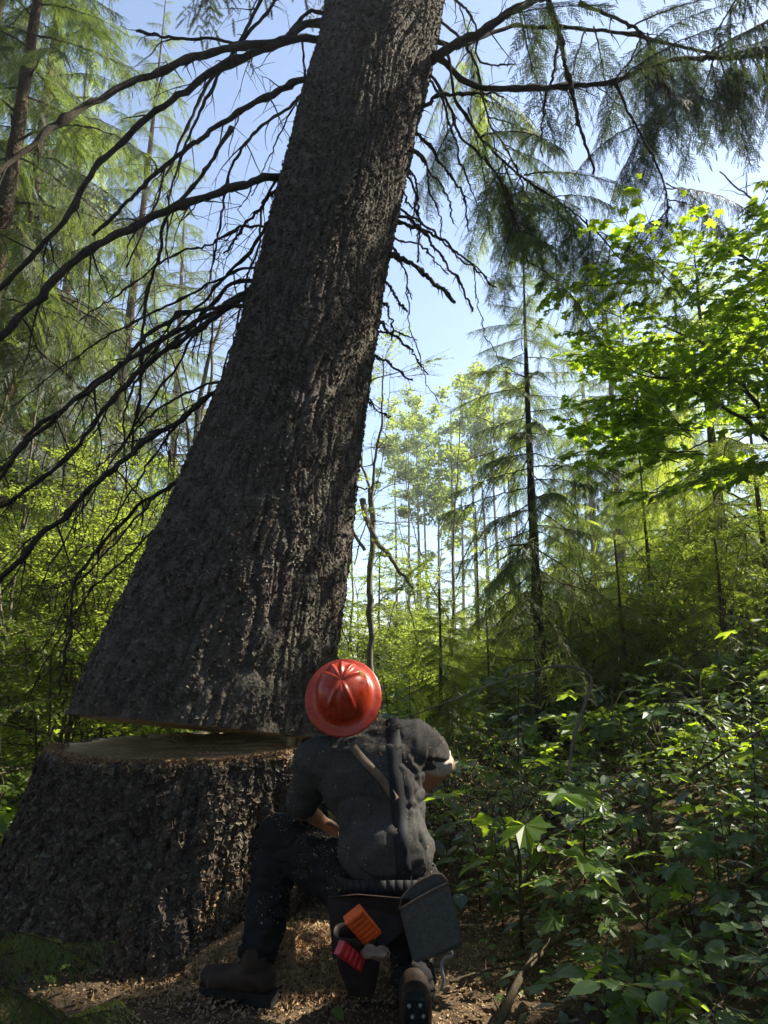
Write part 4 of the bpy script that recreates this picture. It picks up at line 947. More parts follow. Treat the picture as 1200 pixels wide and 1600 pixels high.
# fallen sticks and arching twigs
def stick(name, label, pts, w0, w1, n=40, seed=0, tw=4, mat=M_twig, cat='stick', tl=(.08, .3)):
    r = random.Random(seed); P = spline(np.array(pts, float), n); P[1:] += np.cumsum(np.random.default_rng(seed).normal(0, .002, (n - 1, 3)), 0)
    mb = MB(); rad = np.linspace(w0, w1, n); mb.tube(P, rad, 8, rough=.3, seed=seed); twigs(mb, P, rad, tw, tl[0], tl[1], r, .1)
    return tag(obj(name, mb.mesh(name, [mat])), label, cat)
def gp(px, Y, dz=.02): x, y, z = G(px, Y); return (x, y, z + .05 + dz)
stick('fallen_branch', 'long crooked dead branch lying across the ground right of the tool pouch', [gp(640, 1.75, .03), gp(700, 2.0, .06), gp(740, 2.25, .05), gp(800, 2.6, .10), gp(870, 2.95, .06), gp(900, 3.3, .05)], .016, .007, tw=8, seed=1)
stick('arching_branch', 'grey dead branch arching over at the top of the bank, hooked at its end', [W(640, 1120, 4.2), W(700, 1098, 4.3), W(770, 1072, 4.4), W(840, 1052, 4.5), W(900, 1046, 4.5), W(928, 1062, 4.5), W(922, 1100, 4.4), W(905, 1150, 4.3), W(890, 1230, 4.2)], .004, .011, seed=2, mat=M_pale, tw=5)
stick('fallen_log', 'short dark mossy log half buried in plants low on the bank', [gp(830, 2.25, .03), gp(900, 2.3, .03), gp(960, 2.45, .03)], .045, .035, seed=3, mat=M_branch, cat='log', tw=3)
stick('fallen_branch', 'thin dead stick lying on the sawdust just behind the tool pouch', [gp(690, 2.7, .02), gp(745, 2.75, .05), gp(830, 2.8, .03)], .006, .003, seed=4)
stick('fallen_branch', 'bare stick poking out of the plants at the right edge', [gp(900, 3.4, .15), gp(1000, 3.3, .25), gp(1160, 3.2, .42)], .008, .004, seed=5)
stick('fallen_branch', 'thin twig leaning through the leaves in the bottom right corner', [gp(930, 1.9, .03), gp(1010, 2.0, .08), gp(1120, 2.1, .12)], .005, .003, seed=6)
stick('fallen_branch', 'thin twig lying in front of the boot at the foot of the stump', [gp(250, 2.2, .03), gp(330, 2.15, .04), gp(440, 2.2, .03), gp(520, 2.15, .03)], .006, .003, seed=7)

# ------------------------------------------------------------------ the kneeling man
def cyl_cap(mb, a, b, ra, rb, n=20, m=8):
    """closed tapered capsule"""
    a, b = np.array(a, float), np.array(b, float); d_ = norm(b - a); L = np.linalg.norm(b - a); pts = []; rad = []
    for k in range(m): t = math.pi / 2 * (1 - k / m); pts.append(a - d_ * ra * math.sin(t)); rad.append(max(1e-4, ra * math.cos(t)))
    for k in range(5): u = k / 4; pts.append(a + (b - a) * u); rad.append(ra + (rb - ra) * u)
    for k in range(1, m + 1): t = math.pi / 2 * k / m; pts.append(b + d_ * rb * math.sin(t)); rad.append(max(1e-4, rb * math.cos(t)))
    mb.tube(pts, rad, n, cap=True)
def ell(mb, c, rx, ry, rz, M=None, n=24):
    th_ = np.arange(n) * 2 * math.pi / n; ph = np.linspace(.02, math.pi - .02, 14)
    V = np.stack([np.sin(ph)[:, None] * np.cos(th_) * rx, np.sin(ph)[:, None] * np.sin(th_) * ry, np.cos(ph)[:, None] + 0 * th_], -1); V[..., 2] *= rz
    V = V.reshape(-1, 3)
    if M is not None: V = V @ np.array(M)[:3, :3].T
    V = V + np.array(c); f = side_faces(14, n)[:, ::-1]; mb.add(V, f)
    mb.add(V[:n], np.array([[0, j, j + 1] for j in range(1, n - 1)])); mb.add(V[-n:], np.array([[0, j + 1, j] for j in range(1, n - 1)]))
def remesh(mb, name, vox, smooth=6, fac=.5, disp=None, mats=()):
    me = mb.mesh('tmp', []); o = bpy.data.objects.new('tmp', me); col.objects.link(o)
    m = o.modifiers.new('r', 'REMESH'); m.mode = 'VOXEL'; m.voxel_size = vox
    s = o.modifiers.new('s', 'SMOOTH'); s.iterations = smooth; s.factor = fac
    dg = bpy.context.evaluated_depsgraph_get(); dg.update(); e = o.evaluated_get(dg); out = bpy.data.meshes.new_from_object(e)
    bpy.data.objects.remove(o); bpy.data.meshes.remove(me)
    out.name = name; n = len(out.vertices); co = np.empty(n * 3, np.float32); out.vertices.foreach_get('co', co); co = co.reshape(-1, 3)
    if disp is not None:
        no = np.empty(n * 3, np.float32); out.vertices.foreach_get('normal', no); no = no.reshape(-1, 3)
        co = co + no * disp(co)[:, None]; out.vertices.foreach_set('co', co.astype(np.float32).ravel())
    out.polygons.foreach_set('use_smooth', [True] * len(out.polygons)); out.update()
    for q in mats: out.materials.append(q)
    return out
M_skin = simple('skin', (.42, .22, .14), (.50, .28, .18), .5, 30, .15, .002, .4)
M_shirt = simple('grey_cotton', (.048, .046, .043), (.09, .085, .078), .92, 120, .4, .0015, .08)
M_jean = simple('dark_denim', (.014, .014, .0145), (.036, .035, .035), .95, 160, .5, .0015, .05)
M_strap = simple('black_webbing', (.012, .012, .013), (.025, .025, .027), .7, 200, .3, .001, .3)
M_leather = simple('brown_leather', (.010, .006, .005), (.028, .015, .011), .6, 25, .5, .003, .35)
M_tan = simple('tan_leather', (.16, .11, .075), (.25, .18, .12), .7, 40, .4, .002, .25)
M_boot = simple('boot_leather', (.028, .017, .011), (.058, .037, .025), .65, 30, .5, .003, .3)
M_sole = simple('rubber_sole', (.010, .010, .010), (.03, .027, .024), .8, 60, .4, .002, .3)
M_pouch = simple('grey_green_canvas', (.07, .072, .064), (.12, .122, .11), .8, 90, .5, .0015, .2)
M_metal = simple('worn_steel', (.25, .25, .25), (.4, .4, .4), .35, 30, .2, .001, .6)
M_hair = simple('dark_hair', (.015, .010, .008), (.03, .02, .014), .6, 90, .8, .003, .3, (1, 1, .1))
M_orange = simple('orange_plastic', (.80, .10, .012), (.9, .15, .02), .45, 60, .3, .002, .4)
M_red = simple('red_plastic', (.50, .012, .02), (.62, .02, .03), .35, 40, .3, .002, .5)
mh, th_, ph_ = nodes('hard_hat_red'); co = coords(th_)
nn_ = N(th_, 'ShaderNodeTexNoise', Scale=22, Detail=6, Roughness=.7); th_.links.new(co, nn_.inputs[0])
cc_ = ramp(th_, nn_.outputs[0], [(.3, (.40, .028, .010)), (.6, (.58, .055, .014)), (.72, (.50, .09, .04))]); th_.links.new(cc_, ph_.inputs['Base Color'])
rn = ramp(th_, nn_.outputs[0], [(.35, (.22, .22, .22)), (.7, (.5, .5, .5))]); th_.links.new(rn, ph_.inputs['Roughness']); ph_.inputs['Specular IOR Level'].default_value = .55
ph_.inputs['Coat Weight'].default_value = .15; bump(th_, ph_, nn_.outputs[0], .08, .002)

person = empty('person', (.0, 2.5, 0), 'kneeling man seen from behind in dark work clothes, head tipped back to watch the tree', 'person')
def PR(mesh_, name, parent=None, **k):
    mesh_.transform(Matrix.Translation(-Vector(person.location))); return obj(name, mesh_, parent or person)
J = dict(pel=W(603, 1385, 2.50), spine=W(592, 1290, 2.53), chest=W(578, 1205, 2.58), neck=W(562, 1150, 2.62), ls=W(492, 1190, 2.60), rs=W(645, 1160, 2.60),
         le=W(472, 1262, 2.70), lh=W(500, 1282, 2.90), re=W(694, 1194, 2.70), rh=W(640, 1250, 2.98), lhip=W(562, 1392, 2.52), rhip=W(642, 1400, 2.48),
         lk=W(438, 1303, 2.78), la=W(400, 1538, 2.60), rk=np.array([.10, 2.78, .09]), ra=np.array([.095, 2.36, .13]))
hax = norm([-.02, -math.cos(R(29)), math.sin(R(29))])          # the head's own up direction
hat_c = W(536, 1085, 2.56); head_c = hat_c - hax * .085 + np.array([0, .01, 0])
J['la'][2] = g(J['la'][0] - .1, J['la'][1]) + .118
# body: one continuous skinned surface
b = MB()
cyl_cap(b, J['pel'], J['spine'], .095, .085); cyl_cap(b, J['spine'], J['chest'], .085, .10); cyl_cap(b, J['ls'] * .75 + J['chest'] * .25, J['rs'] * .75 + J['chest'] * .25, .05, .055); cyl_cap(b, J['chest'], J['neck'], .08, .055)
cyl_cap(b, J['neck'], head_c * .6 + J['neck'] * .4, .058, .055)
for s in 'lr':
    cyl_cap(b, J[s + 's'], J[s + 'e'], .056, .040); cyl_cap(b, J[s + 'e'], J[s + 'h'], .041, .027)
    cyl_cap(b, J[s + 'hip'], J[s + 'k'], .078, .052); cyl_cap(b, J[s + 'k'], J[s + 'a'], .050, .036)
fwd = norm(np.cross(hax, [1, 0, 0])); fwd = fwd if fwd[1] > 0 or fwd[2] > 0 else -fwd       # where the face looks: up and away
rt_ = norm(np.cross(fwd, hax)); HM = np.stack([rt_, fwd, hax], 1)
ell(b, head_c, .076, .096, .108, HM); ell(b, head_c - hax * .06 + fwd * .03, .056, .066, .062, HM)
ell(b, head_c + fwd * .100 - hax * .018, .013, .017, .024, HM)
for s in (-1, 1): ell(b, head_c + rt_ * s * .078 - hax * .02 - fwd * .004, .010, .018, .030, HM, 12); ell(b, head_c + fwd * .082 + rt_ * s * .030 + hax * .012, .013, .010, .008, HM, 12)
ell(b, head_c + fwd * .088 - hax * .055, .024, .010, .008, HM, 12)
def hand(b, wrist, d_, nrm, side):
    d_ = norm(d_); nrm = norm(nrm - d_ * np.dot(nrm, d_)); s_ = np.cross(nrm, d_) * side
    for k in range(4):
        off = (-.030 + .020 * k); p0 = wrist + d_ * .012 + s_ * off * .6; p1 = wrist + d_ * .088 + s_ * off; cyl_cap(b, p0, p1, .014, .0115, 12, 5)
        L = (.072, .084, .078, .060)[k]; p = p1; dd_ = d_
        for q, fr_ in enumerate((.45, .32, .23)):
            dd_ = norm(dd_ - nrm * (.32 + .25 * q)); p2 = p + dd_ * L * fr_; cyl_cap(b, p, p2, .0098 - .0012 * q, .0088 - .0012 * q, 10, 4); p = p2
    p = wrist + d_ * .025 - s_ * .030; 
    for q, L in enumerate((.038, .032, .026)):
        dd_ = norm(d_ * (.55 + .2 * q) - s_ * (.8 - .3 * q) - nrm * .45); p2 = p + dd_ * L; cyl_cap(b, p, p2, .0125 - .0012 * q, .011 - .0012 * q, 10, 4); p = p2
hand(b, J['lh'], [.25, .8, -.35], np.array([0, .2, 1.]), 1); hand(b, J['rh'], [-.5, .75, -.1], np.array([0, .1, 1.]), -1)
PR(remesh(b, 'body', .0065, 4, .5, None, [M_skin]), 'body')
# t-shirt
def wr(scale, amp, seed, st=(1, 1, 1)):
    return lambda co: amp * ((1 - np.abs(2 * vnoise((co + .25 * (vnoise(co * 6, seed)[:, None] - .5)) * scale * np.array(st), seed + 1) - 1)) - .6) + amp * .6 * (vnoise(co * scale * 2.3, seed + 2) - .5)
def cr(scale, amp, seed, st=(1, 1, 1)):
    return lambda co: -amp * np.exp(-((vnoise((co + .3 * (vnoise(co * 5, seed)[:, None] - .5)) * scale * np.array(st), seed + 1) - .5) / .06) ** 2)
s = MB()
hem = W(600, 1372, 2.50)
cyl_cap(s, hem + [-.035, 0, .1], J['spine'] + [-.035, 0, 0], .126, .108); cyl_cap(s, hem + [.05, 0, .1], J['spine'] + [.05, 0, .0], .126, .112); cyl_cap(s, hem + [-.02, 0, .09], hem + [.04, 0, .09], .134, .134)
cyl_cap(s, J['spine'] + [-.03, 0, 0], J['chest'] + [-.055, 0, -.02], .11, .124); cyl_cap(s, J['spine'] + [.05, 0, 0], J['chest'] + [.065, 0, .01], .115, .128)
cyl_cap(s, J['chest'], J['neck'] + [0, 0, -.02], .13, .078); cyl_cap(s, J['chest'] + [.06, 0, .04], J['neck'] + [.05, 0, .0], .12, .07); cyl_cap(s, J['chest'] + [-.05, 0, .04], J['neck'] + [-.05, 0, -.02], .12, .06)
cyl_cap(s, J['ls'] * .85 + J['chest'] * .15, J['rs'] * .85 + J['chest'] * .15, .085, .098)
cyl_cap(s, J['ls'], J['ls'] * .12 + J['le'] * .88, .077, .060)
cyl_cap(s, J['rs'] + [.0, 0, .0], J['rs'] * .45 + J['re'] * .55 + [0, 0, .01], .082, .066)
cyl_cap(s, J['rs'] * .5 + J['re'] * .5, J['rs'] * .32 + J['re'] * .68 + [0, 0, .006], .062, .056)
shirt_m = remesh(s, 'shirt', .008, 9, .5, lambda co: wr(9, .012, 5, (1, 1, 1.6))(co) + cr(6, .010, 61, (1, 1, 2.4))(co) + cr(10, .004, 62, (1.5, 1, .8))(co) + wr(3.2, .016, 15, (1.6, 1, .6))(co) + wr(14, .009, 44, (1, .2, .07))(co) * sstep(co[:, 0], .0, .10) * sstep(-co[:, 2], -.86, -.72)
                + wr(18, .010, 45, (.35, .3, 1.5))(co) * sstep(co[:, 2], .74, .84) * sstep(-np.abs(co[:, 0] + .02), -.12, -.05), [M_shirt])
bvh_shirt = BVHTree.FromPolygons([v.co.copy() for v in shirt_m.vertices], [tuple(p.vertices) for p in shirt_m.polygons])
def chips(me, n, name, parent, seed, zmin=-9):
    r = np.random.default_rng(seed); co = np.empty(len(me.vertices) * 3, np.float32); no = co.copy(); me.vertices.foreach_get('co', co); me.vertices.foreach_get('normal', no); co = co.reshape(-1, 3); no = no.reshape(-1, 3)
    w_ = np.clip(no[:, 2] + .35, .02, 1) * (no[:, 1] < .4) * (vnoise(co * 14, seed) > .45); i = r.choice(len(co), n, p=w_ / w_.sum()); p = co[i] + no[i] * .002
    q = p[:, None] + r.normal(0, .0024, (n, 3, 3)); f = (np.arange(n) * 3)[:, None] + np.arange(3)[None]; return q.reshape(-1, 3), f
cv, cf = chips(shirt_m, 900, 'sawdust', None, 5)
shirt = PR(shirt_m, 'shirt')
PR(mesh('sawdust', cv, [cf], [M_dust], smooth=False), 'sawdust', shirt)['kind'] = 'stuff'
cf_ = MB(); a_, b_ = J['rs'] * .42 + J['re'] * .58, J['rs'] * .24 + J['re'] * .76
cyl_cap(cf_, a_ + [0, 0, -.004], b_ + [0, 0, -.006], .056, .059)
M_cuff = simple('pale_cotton', (.45, .40, .34), (.62, .57, .50), .9, 60, .4, .002, .1)
PR(remesh(cf_, 'rolled_cuff', .005, 4, .5, wr(24, .010, 71), [M_cuff]), 'rolled_cuff')
# trousers
t = MB()
cyl_cap(t, J['lhip'], J['rhip'], .118, .118); cyl_cap(t, J['pel'] + [0, 0, .015], J['pel'] + [0, 0, -.06], .116, .126)
cyl_cap(t, J['lhip'], J['lk'] + [0, 0, -.01], .106, .083); cyl_cap(t, J['lk'] + [0, -.01, -.015], J['lk'] * .10 + J['la'] * .90, .085, .064); cyl_cap(t, J['lk'] * .5 + J['la'] * .5, J['lk'] * .22 + J['la'] * .78, .078, .071)
cyl_cap(t, J['rhip'], J['rk'], .112, .075); cyl_cap(t, J['rk'], J['rk'] * .2 + J['ra'] * .8, .072, .066)
tm_ = remesh(t, 'trousers', .008, 8, .5, lambda co: wr(11, .016, 25, (1, 1, 1.5))(co) + cr(10, .012, 63, (1, 1, 1.8))(co) + wr(26, .007, 26)(co), [M_jean])
cv, cf = chips(tm_, 1100, 'sawdust', None, 6); trs = PR(tm_, 'trousers'); PR(mesh('sawdust', cv, [cf], [M_dust], smooth=False), 'sawdust', trs)['kind'] = 'stuff'
# belt
def ribbon(pts, wd, name, mat, bvh=None, off=.004, n=40, flat=None):
    P = [W(a, b_, c) if len(q) == 3 and a > 5 else np.array(q) for q in pts for a, b_, c in [q]]
    P = spline(np.array(P), n); cam_p = Vector((0, 0, CZ)); out = []; nr = []
    for p in P:
        h = bvh.ray_cast(cam_p, (Vector(p) - cam_p).normalized()) if bvh else (None,)
        if h[0] is not None: nn = Vector(h[1]); nn = nn if nn.dot(h[0] - cam_p) < 0 else -nn; out.append(np.array(h[0])); nr.append(np.array(nn))
        elif not bvh: out.append(p); nr.append(np.array([0, -1, .1]))
    out = np.array(out); nr = np.array(nr)
    for _ in range(4): nr[1:-1] = (nr[:-2] + nr[1:-1] + nr[2:]) / 3; out[1:-1] = (out[:-2] + 2 * out[1:-1] + out[2:]) / 4
    T = np.gradient(out, axis=0); V = []
    for p, tn, nn in zip(out, T, nr):
        nn = norm(nn); sd = norm(np.cross(tn, nn)) * wd / 2
        V += [p + nn * (off - .006) - sd, p + nn * off - sd, p + nn * (off + .0015), p + nn * off + sd, p + nn * (off - .006) + sd]
    V = np.array(V); k = len(out); i = np.arange(k - 1)[:, None] * 5; j = np.arange(4)[None]
    f = np.stack([i + j, i + j + 1, i + 6 + j, i + 5 + j], -1).reshape(-1, 4)
    return PR(mesh(name, V, [f], [mat]), name)
ribbon([(612, 1118, 2.5), (615, 1150, 2.5), (617, 1200, 2.5), (622, 1260, 2.5), (628, 1320, 2.5), (632, 1385, 2.5)], .050, 'suspender_strap', M_strap, bvh_shirt, .006)
ribbon([(552, 1168, 2.5), (566, 1186, 2.5), (590, 1210, 2.5), (606, 1230, 2.5), (618, 1250, 2.5)], .027, 'suspender_strap', M_tan, bvh_shirt, .006)
ribbon([(520, 1170, 2.5), (545, 1172, 2.5)], .02, 'shirt_seam', M_shirt, bvh_shirt, .003)
bl = []
for k in range(41):
    a = 2 * math.pi * k / 40; bl.append(J['pel'] + np.array([.168 * math.cos(a) + .0, .148 * math.sin(a), .035 + .006 * math.sin(3 * a)]))
bb = MB(); bl = np.array(bl)
for k in range(40):
    p, q = bl[k], bl[k + 1]; bb.box(frame((p + q) / 2, q - p, norm(np.array([(p + q)[0] / 2 - J['pel'][0], (p + q)[1] / 2 - J['pel'][1], 0])), (np.linalg.norm(q - p) * 1.05, .042, .006)))
belt = PR(bb.mesh('belt', [M_strap]), 'belt')
# boots
def boot(ankle, toe_dir, up_, name):
    d_ = norm(toe_dir); u = norm(np.array(up_) - d_ * np.dot(up_, d_)); sd = np.cross(u, d_)
    o0 = ankle - u * .085
    m = MB(); cyl_cap(m, ankle + u * .05, ankle + u * .01, .046, .050); cyl_cap(m, ankle - d_ * .02 - u * .035, ankle + d_ * .03 - u * .03, .050, .050)
    cyl_cap(m, ankle + d_ * .02 - u * .035, ankle + d_ * .13 - u * .052, .048, .041); cyl_cap(m, ankle + d_ * .12 - u * .053, ankle + d_ * .178 - u * .052, .042, .036)
    cyl_cap(m, ankle + d_ * .06 - u * .06 - sd * .012, ankle + d_ * .15 - u * .06 + sd * .012, .038, .036)
    bt = PR(remesh(m, name, .006, 4, .5, wr(18, .003, 33), [M_boot]), name)
    s_ = MB(); outl = [(-.075, .0), (-.07, .028), (-.03, .034), (.05, .034), (.12, .047), (.17, .044), (.205, .026), (.216, 0)]
    ring = [(x, y) for x, y in outl] + [(x, -y) for x, y in outl[-2:0:-1]]; n = len(ring)
    for (z0, z1, xa, xb) in ((-.072, -.094, -1, 1), (-.090, -.112, -1, .035)):
        top = [ankle + d_ * min(x, xb) + sd * y + u * z0 for x, y in ring]; bot = [ankle + d_ * min(x, xb) + sd * y + u * z1 for x, y in ring]
        V = np.array(top + bot); s_.add(V, np.array([[i, (i + 1) % n, n + (i + 1) % n, n + i] for i in range(n)])); s_.add(V, np.array([[0, i + 1, i] for i in range(1, n - 1)])); s_.add(V + 0, np.array([[n, n + i, n + i + 1] for i in range(1, n - 1)]))
    sole = PR(s_.mesh('sole', [M_sole], smooth=False), 'sole', bt)
    st_ = MB()
    for i, x in enumerate(np.linspace(-.06, .20, 9)):
        for y in ((-.024, 0, .024) if .06 < x < .19 else (-.016, .016)):
            z = -.112 if x < .035 else -.094; c = ankle + d_ * x + sd * (y + .004 * (-1) ** i) + u * z; st_.tube([c, c - u * .007], [.0065, .004], 8)
    PR(st_.mesh('sole_stud', [M_metal]), 'sole_stud', sole)['kind'] = 'stuff'
    lc = MB()
    for q in range(5): c = ankle + u * (.10 - q * .028) + d_ * (.052 + .005 * q); lc.tube([c - sd * .028 - d_ * .012, c + u * .006, c + sd * .028 - d_ * .012], [.0025] * 3, 6)
    PR(lc.mesh('laces', [M_tan]), 'laces', bt)
    return bt
la = J['la'].copy()
boot(la, (-.93, .30, -.02), (0, 0, 1), 'boot')
boot(J['ra'], (.05, .25, -1), (0, 1, .12), 'boot')
# hard hat with full brim and ridges
hx = norm(np.cross([0, 1, .3], hax)); hy = np.cross(hax, hx)
prof = [(0, .112), (.02, .111), (.042, .106), (.064, .095), (.084, .076), (.097, .052), (.104, .028), (.107, .010), (.110, .004), (.122, -.004), (.138, -.010), (.146, -.014), (.1475, -.018), (.145, -.0195), (.135, -.015), (.118, -.009), (.104, -.002), (.10, .02)]
prof = spline(np.array([(a, b_, 0) for a, b_ in prof]), 90); na = 192; aa = np.arange(na) * 2 * math.pi / na
V = []
for k, (pr_, pz, _) in enumerate(prof):
    pr_ = max(pr_, .0005); dome = k < 52 and pz > .004
    rid = np.zeros(na)
    if dome:
        u = pr_ / .105
        for c in (90, 60, 120, 30, 150, 270, 240, 300):
            if c in (30, 150) and False: continue
            da = (aa - R(c) + math.pi) % (2 * math.pi) - math.pi
            wdt = .0075 / max(pr_, .012); rid = np.maximum(rid, np.exp(-(da / wdt) ** 2) * .0075 * np.clip(u * 3.2, 0, 1) * np.clip((1.0 - u) * 4, 0, 1))
    ovx = 1 - .06 * (1 if True else 0)
    nzr = (1 if not dome else u); rx = (pr_ + rid * .6) * .95 * np.cos(aa); ry = (pr_ + rid * .6) * 1.04 * np.sin(aa); rz_ = pz + rid * .8
    V.append(hat_c + rx[:, None] * hx + ry[:, None] * hy + rz_[:, None] * hax)
V = np.array(V).reshape(-1, 3); hf = side_faces(len(prof), na)[:, ::-1]
hat = PR(mesh('hard_hat', V, [hf], [mh]), 'hard_hat')
vr = [tuple(V[j]) for j in range(na)]
# stickers on the dome
stk = MB()
M_stick = simple('worn_yellow_sticker', (.45, .20, .03), (.55, .30, .06), .5, 50, 0)
for (a0, a1, k0, k1) in ((R(22), R(38), 24, 34),):
    rows_ = []
    for k in range(k0, k1 + 1):
        for j in range(7):
            a = a0 + (a1 - a0) * j / 6; ji = int((a % (2 * math.pi)) / (2 * math.pi) * na) % na
            p = V.reshape(len(prof), na, 3)[k, ji]; rows_.append(p + norm(p - (hat_c)) * .0012)
    nr_ = k1 - k0 + 1; i = np.arange(nr_ - 1)[:, None] * 7; j = np.arange(6)[None]
    stk.add(np.array(rows_), np.stack([i + j, i + j + 1, i + 8 + j, i + 7 + j], -1).reshape(-1, 4))
PR(stk.mesh('sticker', [M_stick]), 'sticker', hat)
hm_ = MB(); ell(hm_, head_c + hax * .012 - fwd * .012, .081, .094, .103, HM)
for k in range(240):
    a = rnd.uniform(-2.4, 2.4) - math.pi / 2; dirv = rt_ * math.cos(a) + fwd * math.sin(a); p = head_c + dirv * .078 - hax * .02
    hm_.tube([p, p - hax * .03 + dirv * .006, p - hax * rnd.uniform(.045, .065) + dirv * rnd.uniform(-.01, .012)], [.003, .0024, .0006], 4, cap=False)
PR(hm_.mesh('hair', [M_hair]), 'hair')
# flat pouch on the right hip
def slab(outline, Yd, th_k, mat, name, parent=person, push=(0, 1, .1)):
    P = np.array([W(a, b_, Yd(a, b_) if callable(Yd) else Yd) for a, b_ in outline]); n = len(P); pu = norm(push) * th_k
    V = np.concatenate([P, P + pu]); m = MB(); m.add(V, np.array([[i, (i + 1) % n, n + (i + 1) % n, n + i] for i in range(n)]))
    me = m.mesh(name, [mat], smooth=False)
    import bmesh
    bm = bmesh.new(); bm.from_mesh(me); bm.verts.ensure_lookup_table()
    bm.faces.new([bm.verts[i] for i in range(n)][::-1]); bm.faces.new([bm.verts[n + i] for i in range(n)])
    bmesh.ops.recalc_face_normals(bm, faces=bm.faces); bmesh.ops.bevel(bm, geom=bm.edges[:], offset=min(.004, th_k * .3), segments=2, affect='EDGES'); bm.to_mesh(me); bm.free()
    return PR(me, name, parent)
yp = lambda a, b_: 2.27 + (a - 625) * -.0004
pouch = empty('hip_pouch', W(670, 1440, 2.28), 'flat grey-green canvas pouch hanging open on the man\'s right hip', 'pouch')
def re_root(o, root):
    o.data.transform(Matrix.Translation(Vector(person.location) - Vector(root.location))); o.parent = root
re_root(slab([(624, 1420), (628, 1402), (640, 1388), (660, 1374), (677, 1366), (690, 1366), (700, 1378), (709, 1410), (719, 1455), (722, 1480), (690, 1492), (650, 1506), (644, 1500), (634, 1460)], lambda a, b_: 2.335, .012, M_pouch, 'back_panel'), pouch)
re_root(slab([(624, 1421), (650, 1405), (675, 1391), (700, 1379), (709, 1412), (719, 1455), (721, 1474), (690, 1488), (651, 1503), (645, 1502), (634, 1462)], lambda a, b_: 2.275, .010, M_pouch, 'front_panel'), pouch)
gm = MB(); ed = [(624, 1421), (634, 1462), (645, 1502), (690, 1488), (721, 1474), (719, 1455), (709, 1412), (700, 1379)]
A_ = np.array([W(a, b_, 2.280) for a, b_ in ed]); B__ = np.array([W(a, b_, 2.342) for a, b_ in ed]); n = len(ed)
gm.add(np.concatenate([A_, B__]), np.array([[i, i + 1, n + i + 1, n + i] for i in range(n - 1)])); re_root(PR(gm.mesh('gusset', [M_pouch], smooth=False), 'gusset'), pouch)
tr_ = MB(); tr_.tube([W(a, b_, 2.272) for a, b_ in [(624, 1421), (650, 1405), (675, 1391), (700, 1379)]], .0035, 6); tr_.tube([W(a, b_, 2.333) for a, b_ in [(624, 1420), (628, 1402), (640, 1388), (660, 1374), (677, 1366), (690, 1366), (700, 1378)]], .0035, 6)
re_root(PR(tr_.mesh('piping', [M_tan]), 'piping'), pouch)
hk = MB(); hk.tube(spline([W(700, 1478, 2.36), W(706, 1492, 2.36), W(694, 1498, 2.36), W(690, 1510, 2.36), W(693, 1530, 2.36), W(690, 1548, 2.36)], 20), .005, 7)
re_root(PR(hk.mesh('hook', [M_metal]), 'hook'), pouch)
# felling wedges and roll in a leather pouch at the back of the belt
lp = empty('tool_pouch', W(560, 1440, 2.2), 'dark leather pouch on the back of the belt, stuffed with felling wedges', 'pouch')
m = MB(); c = W(560, 1486, 2.24); 
cs = []
for t_ in np.linspace(0, 1, 9):
    w_ = .115 - .01 * t_ - .09 * max(0, t_ - .6); dpt = .060 - .02 * t_; z = .055 - .155 * t_; cc2 = c + np.array([-.01 + .02 * t_, 0, z]); ang = np.arange(28) * 2 * math.pi / 28
    cs.append(np.stack([cc2[0] + np.sign(np.cos(ang)) * np.abs(np.cos(ang)) ** .6 * w_ / 2 * 1.15, cc2[1] + np.sign(np.sin(ang)) * np.abs(np.sin(ang)) ** .6 * dpt / 2 * 1.1, cc2[2] + .0 * ang + .012 * np.sin(ang)], -1))
cs = np.array(cs); inner = cs[:6][::-1].copy(); ctr = inner.mean(1, keepdims=True); inner = ctr + (inner - ctr) * .93
allr = np.concatenate([inner, cs]); m.add(allr.reshape(-1, 3), side_faces(len(allr), 28)); m.add(cs[-1], np.array([[0, i + 1, i] for i in range(1, 27)]))
re_root(PR(m.mesh('pouch_body', [M_leather]), 'pouch_body'), lp)
m2 = MB(); bp = [W(512, 1402, 2.34), W(560, 1398, 2.325), W(640, 1405, 2.33), W(648, 1440, 2.33), W(600, 1480, 2.31), W(520, 1500, 2.30)]
m2.add(np.array(bp + [p + np.array([0, .01, 0]) for p in bp]), np.array([[i, (i + 1) % 6, 6 + (i + 1) % 6, 6 + i] for i in range(6)])); m2.add(np.array(bp), np.array([[0, 1, 2], [0, 2, 3], [0, 3, 4], [0, 4, 5]]))
re_root(PR(m2.mesh('back_flap', [M_leather], smooth=False), 'back_flap'), lp)
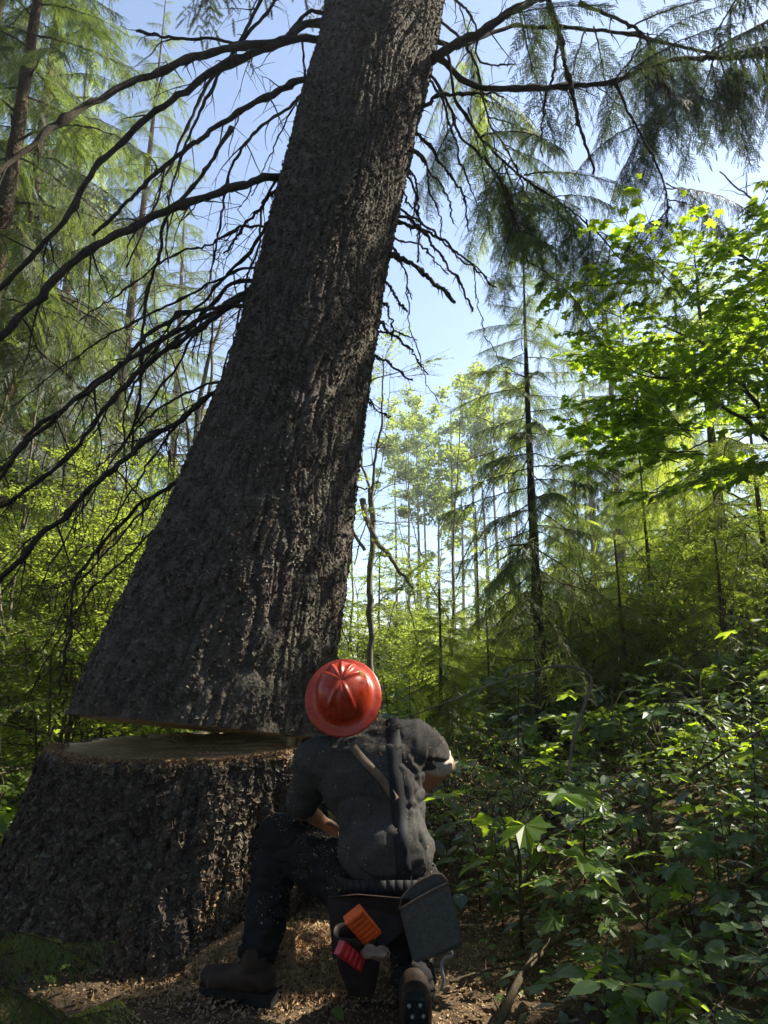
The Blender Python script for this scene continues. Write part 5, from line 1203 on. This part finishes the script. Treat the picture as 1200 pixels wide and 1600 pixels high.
def wedge(c0, c1, wd, th0, th1, name, label, mat, ridges=7, nrm=(0, -1, .35)):
    """a ridged plastic wedge, thick end at c0"""
    c0, c1 = np.array(c0), np.array(c1); x = norm(c1 - c0); y = norm(np.cross(nrm, x)); z = np.cross(x, y); L = np.linalg.norm(c1 - c0); k = ridges * 4; V = []; 
    for i in range(k + 1):
        t = i / k; th2 = th0 + (th1 - th0) * t; rdg = .003 * (1 if (i % 4) in (1, 2) else 0); p = c0 + x * L * t
        for sy, sz in ((-1, -1), (-.6, -1), (.6, -1), (1, -1), (1, 1), (.6, 1), (-.6, 1), (-1, 1)): V.append(p + y * wd / 2 * sy + z * (th2 / 2 + rdg * (abs(sy) < .9)) * sz)
    m = MB(); m.add(np.array(V), side_faces(k + 1, 8)); m.add(np.array(V[:8]), np.array([[0, 3, 2, 1], [0, 7, 4, 3], [7, 6, 5, 4]])); m.add(np.array(V[-8:]), np.array([[0, 1, 2, 3], [0, 3, 4, 7], [7, 4, 5, 6]]))
    me = m.mesh(name, [mat], smooth=False); r_ = [c0[0], c0[1], c0[2]]; me.transform(Matrix.Translation(-Vector(r_))); o = obj(name, me, loc=r_); tag(o, label, 'wedge'); return o
wedge(W(551, 1428, 2.16), W(583, 1466, 2.22), .058, .030, .012, 'felling_wedge', 'bright orange ridged plastic wedge sticking out of the leather pouch', M_orange, 6, (-.35, -1, .55))
wedge(W(530, 1480, 2.15), W(566, 1508, 2.19), .036, .026, .012, 'felling_wedge', 'red plastic wedge beside the crumpled roll in the leather pouch', M_red, 5, (-.2, -1, .8))
M_wrap = simple('crumpled_wrap', (.10, .06, .04), (.28, .19, .13), .4, 30, .8, .01, .5)
m = MB(); ell(m, W(586, 1488, 2.17), .050, .030, .026); 
wm_ = remesh(m, 'wrapped_bundle', .005, 2, .4, lambda co: .016 * (vnoise(co * 38, 3) - .5) + .02 * (np.abs(2 * vnoise(co * 22, 6) - 1) - .5), [M_wrap]); ctr_ = Vector(W(577, 1484, 2.14).tolist()); wm_.transform(Matrix.Translation(-ctr_))
for p in wm_.polygons: p.use_smooth = False
tag(obj('wrapped_bundle', wm_, loc=ctr_), 'small crumpled brown and clear bundle between the wedge and the pouch rim', 'bundle')

# ------------------------------------------------------------------ haze in the forest air
hz = MB(); hz.box(np.array(Matrix.Translation((0, 30, 14)) @ Matrix.Diagonal((200, 150, 60, 1)))); M_haze = bpy.data.materials.new('haze'); M_haze.use_nodes = True; t_ = M_haze.node_tree
t_.nodes.remove(t_.nodes['Principled BSDF']); pv = t_.nodes.new('ShaderNodeVolumePrincipled'); pv.inputs['Density'].default_value = .0026; pv.inputs['Color'].default_value = (.92, .95, 1, 1); pv.inputs['Anisotropy'].default_value = .35
t_.links.new(pv.outputs[0], t_.nodes['Material Output'].inputs['Volume']); tag(obj('haze', hz.mesh('haze', [M_haze], smooth=False)), 'thin sunlit haze in the forest air', 'haze', kind='stuff')
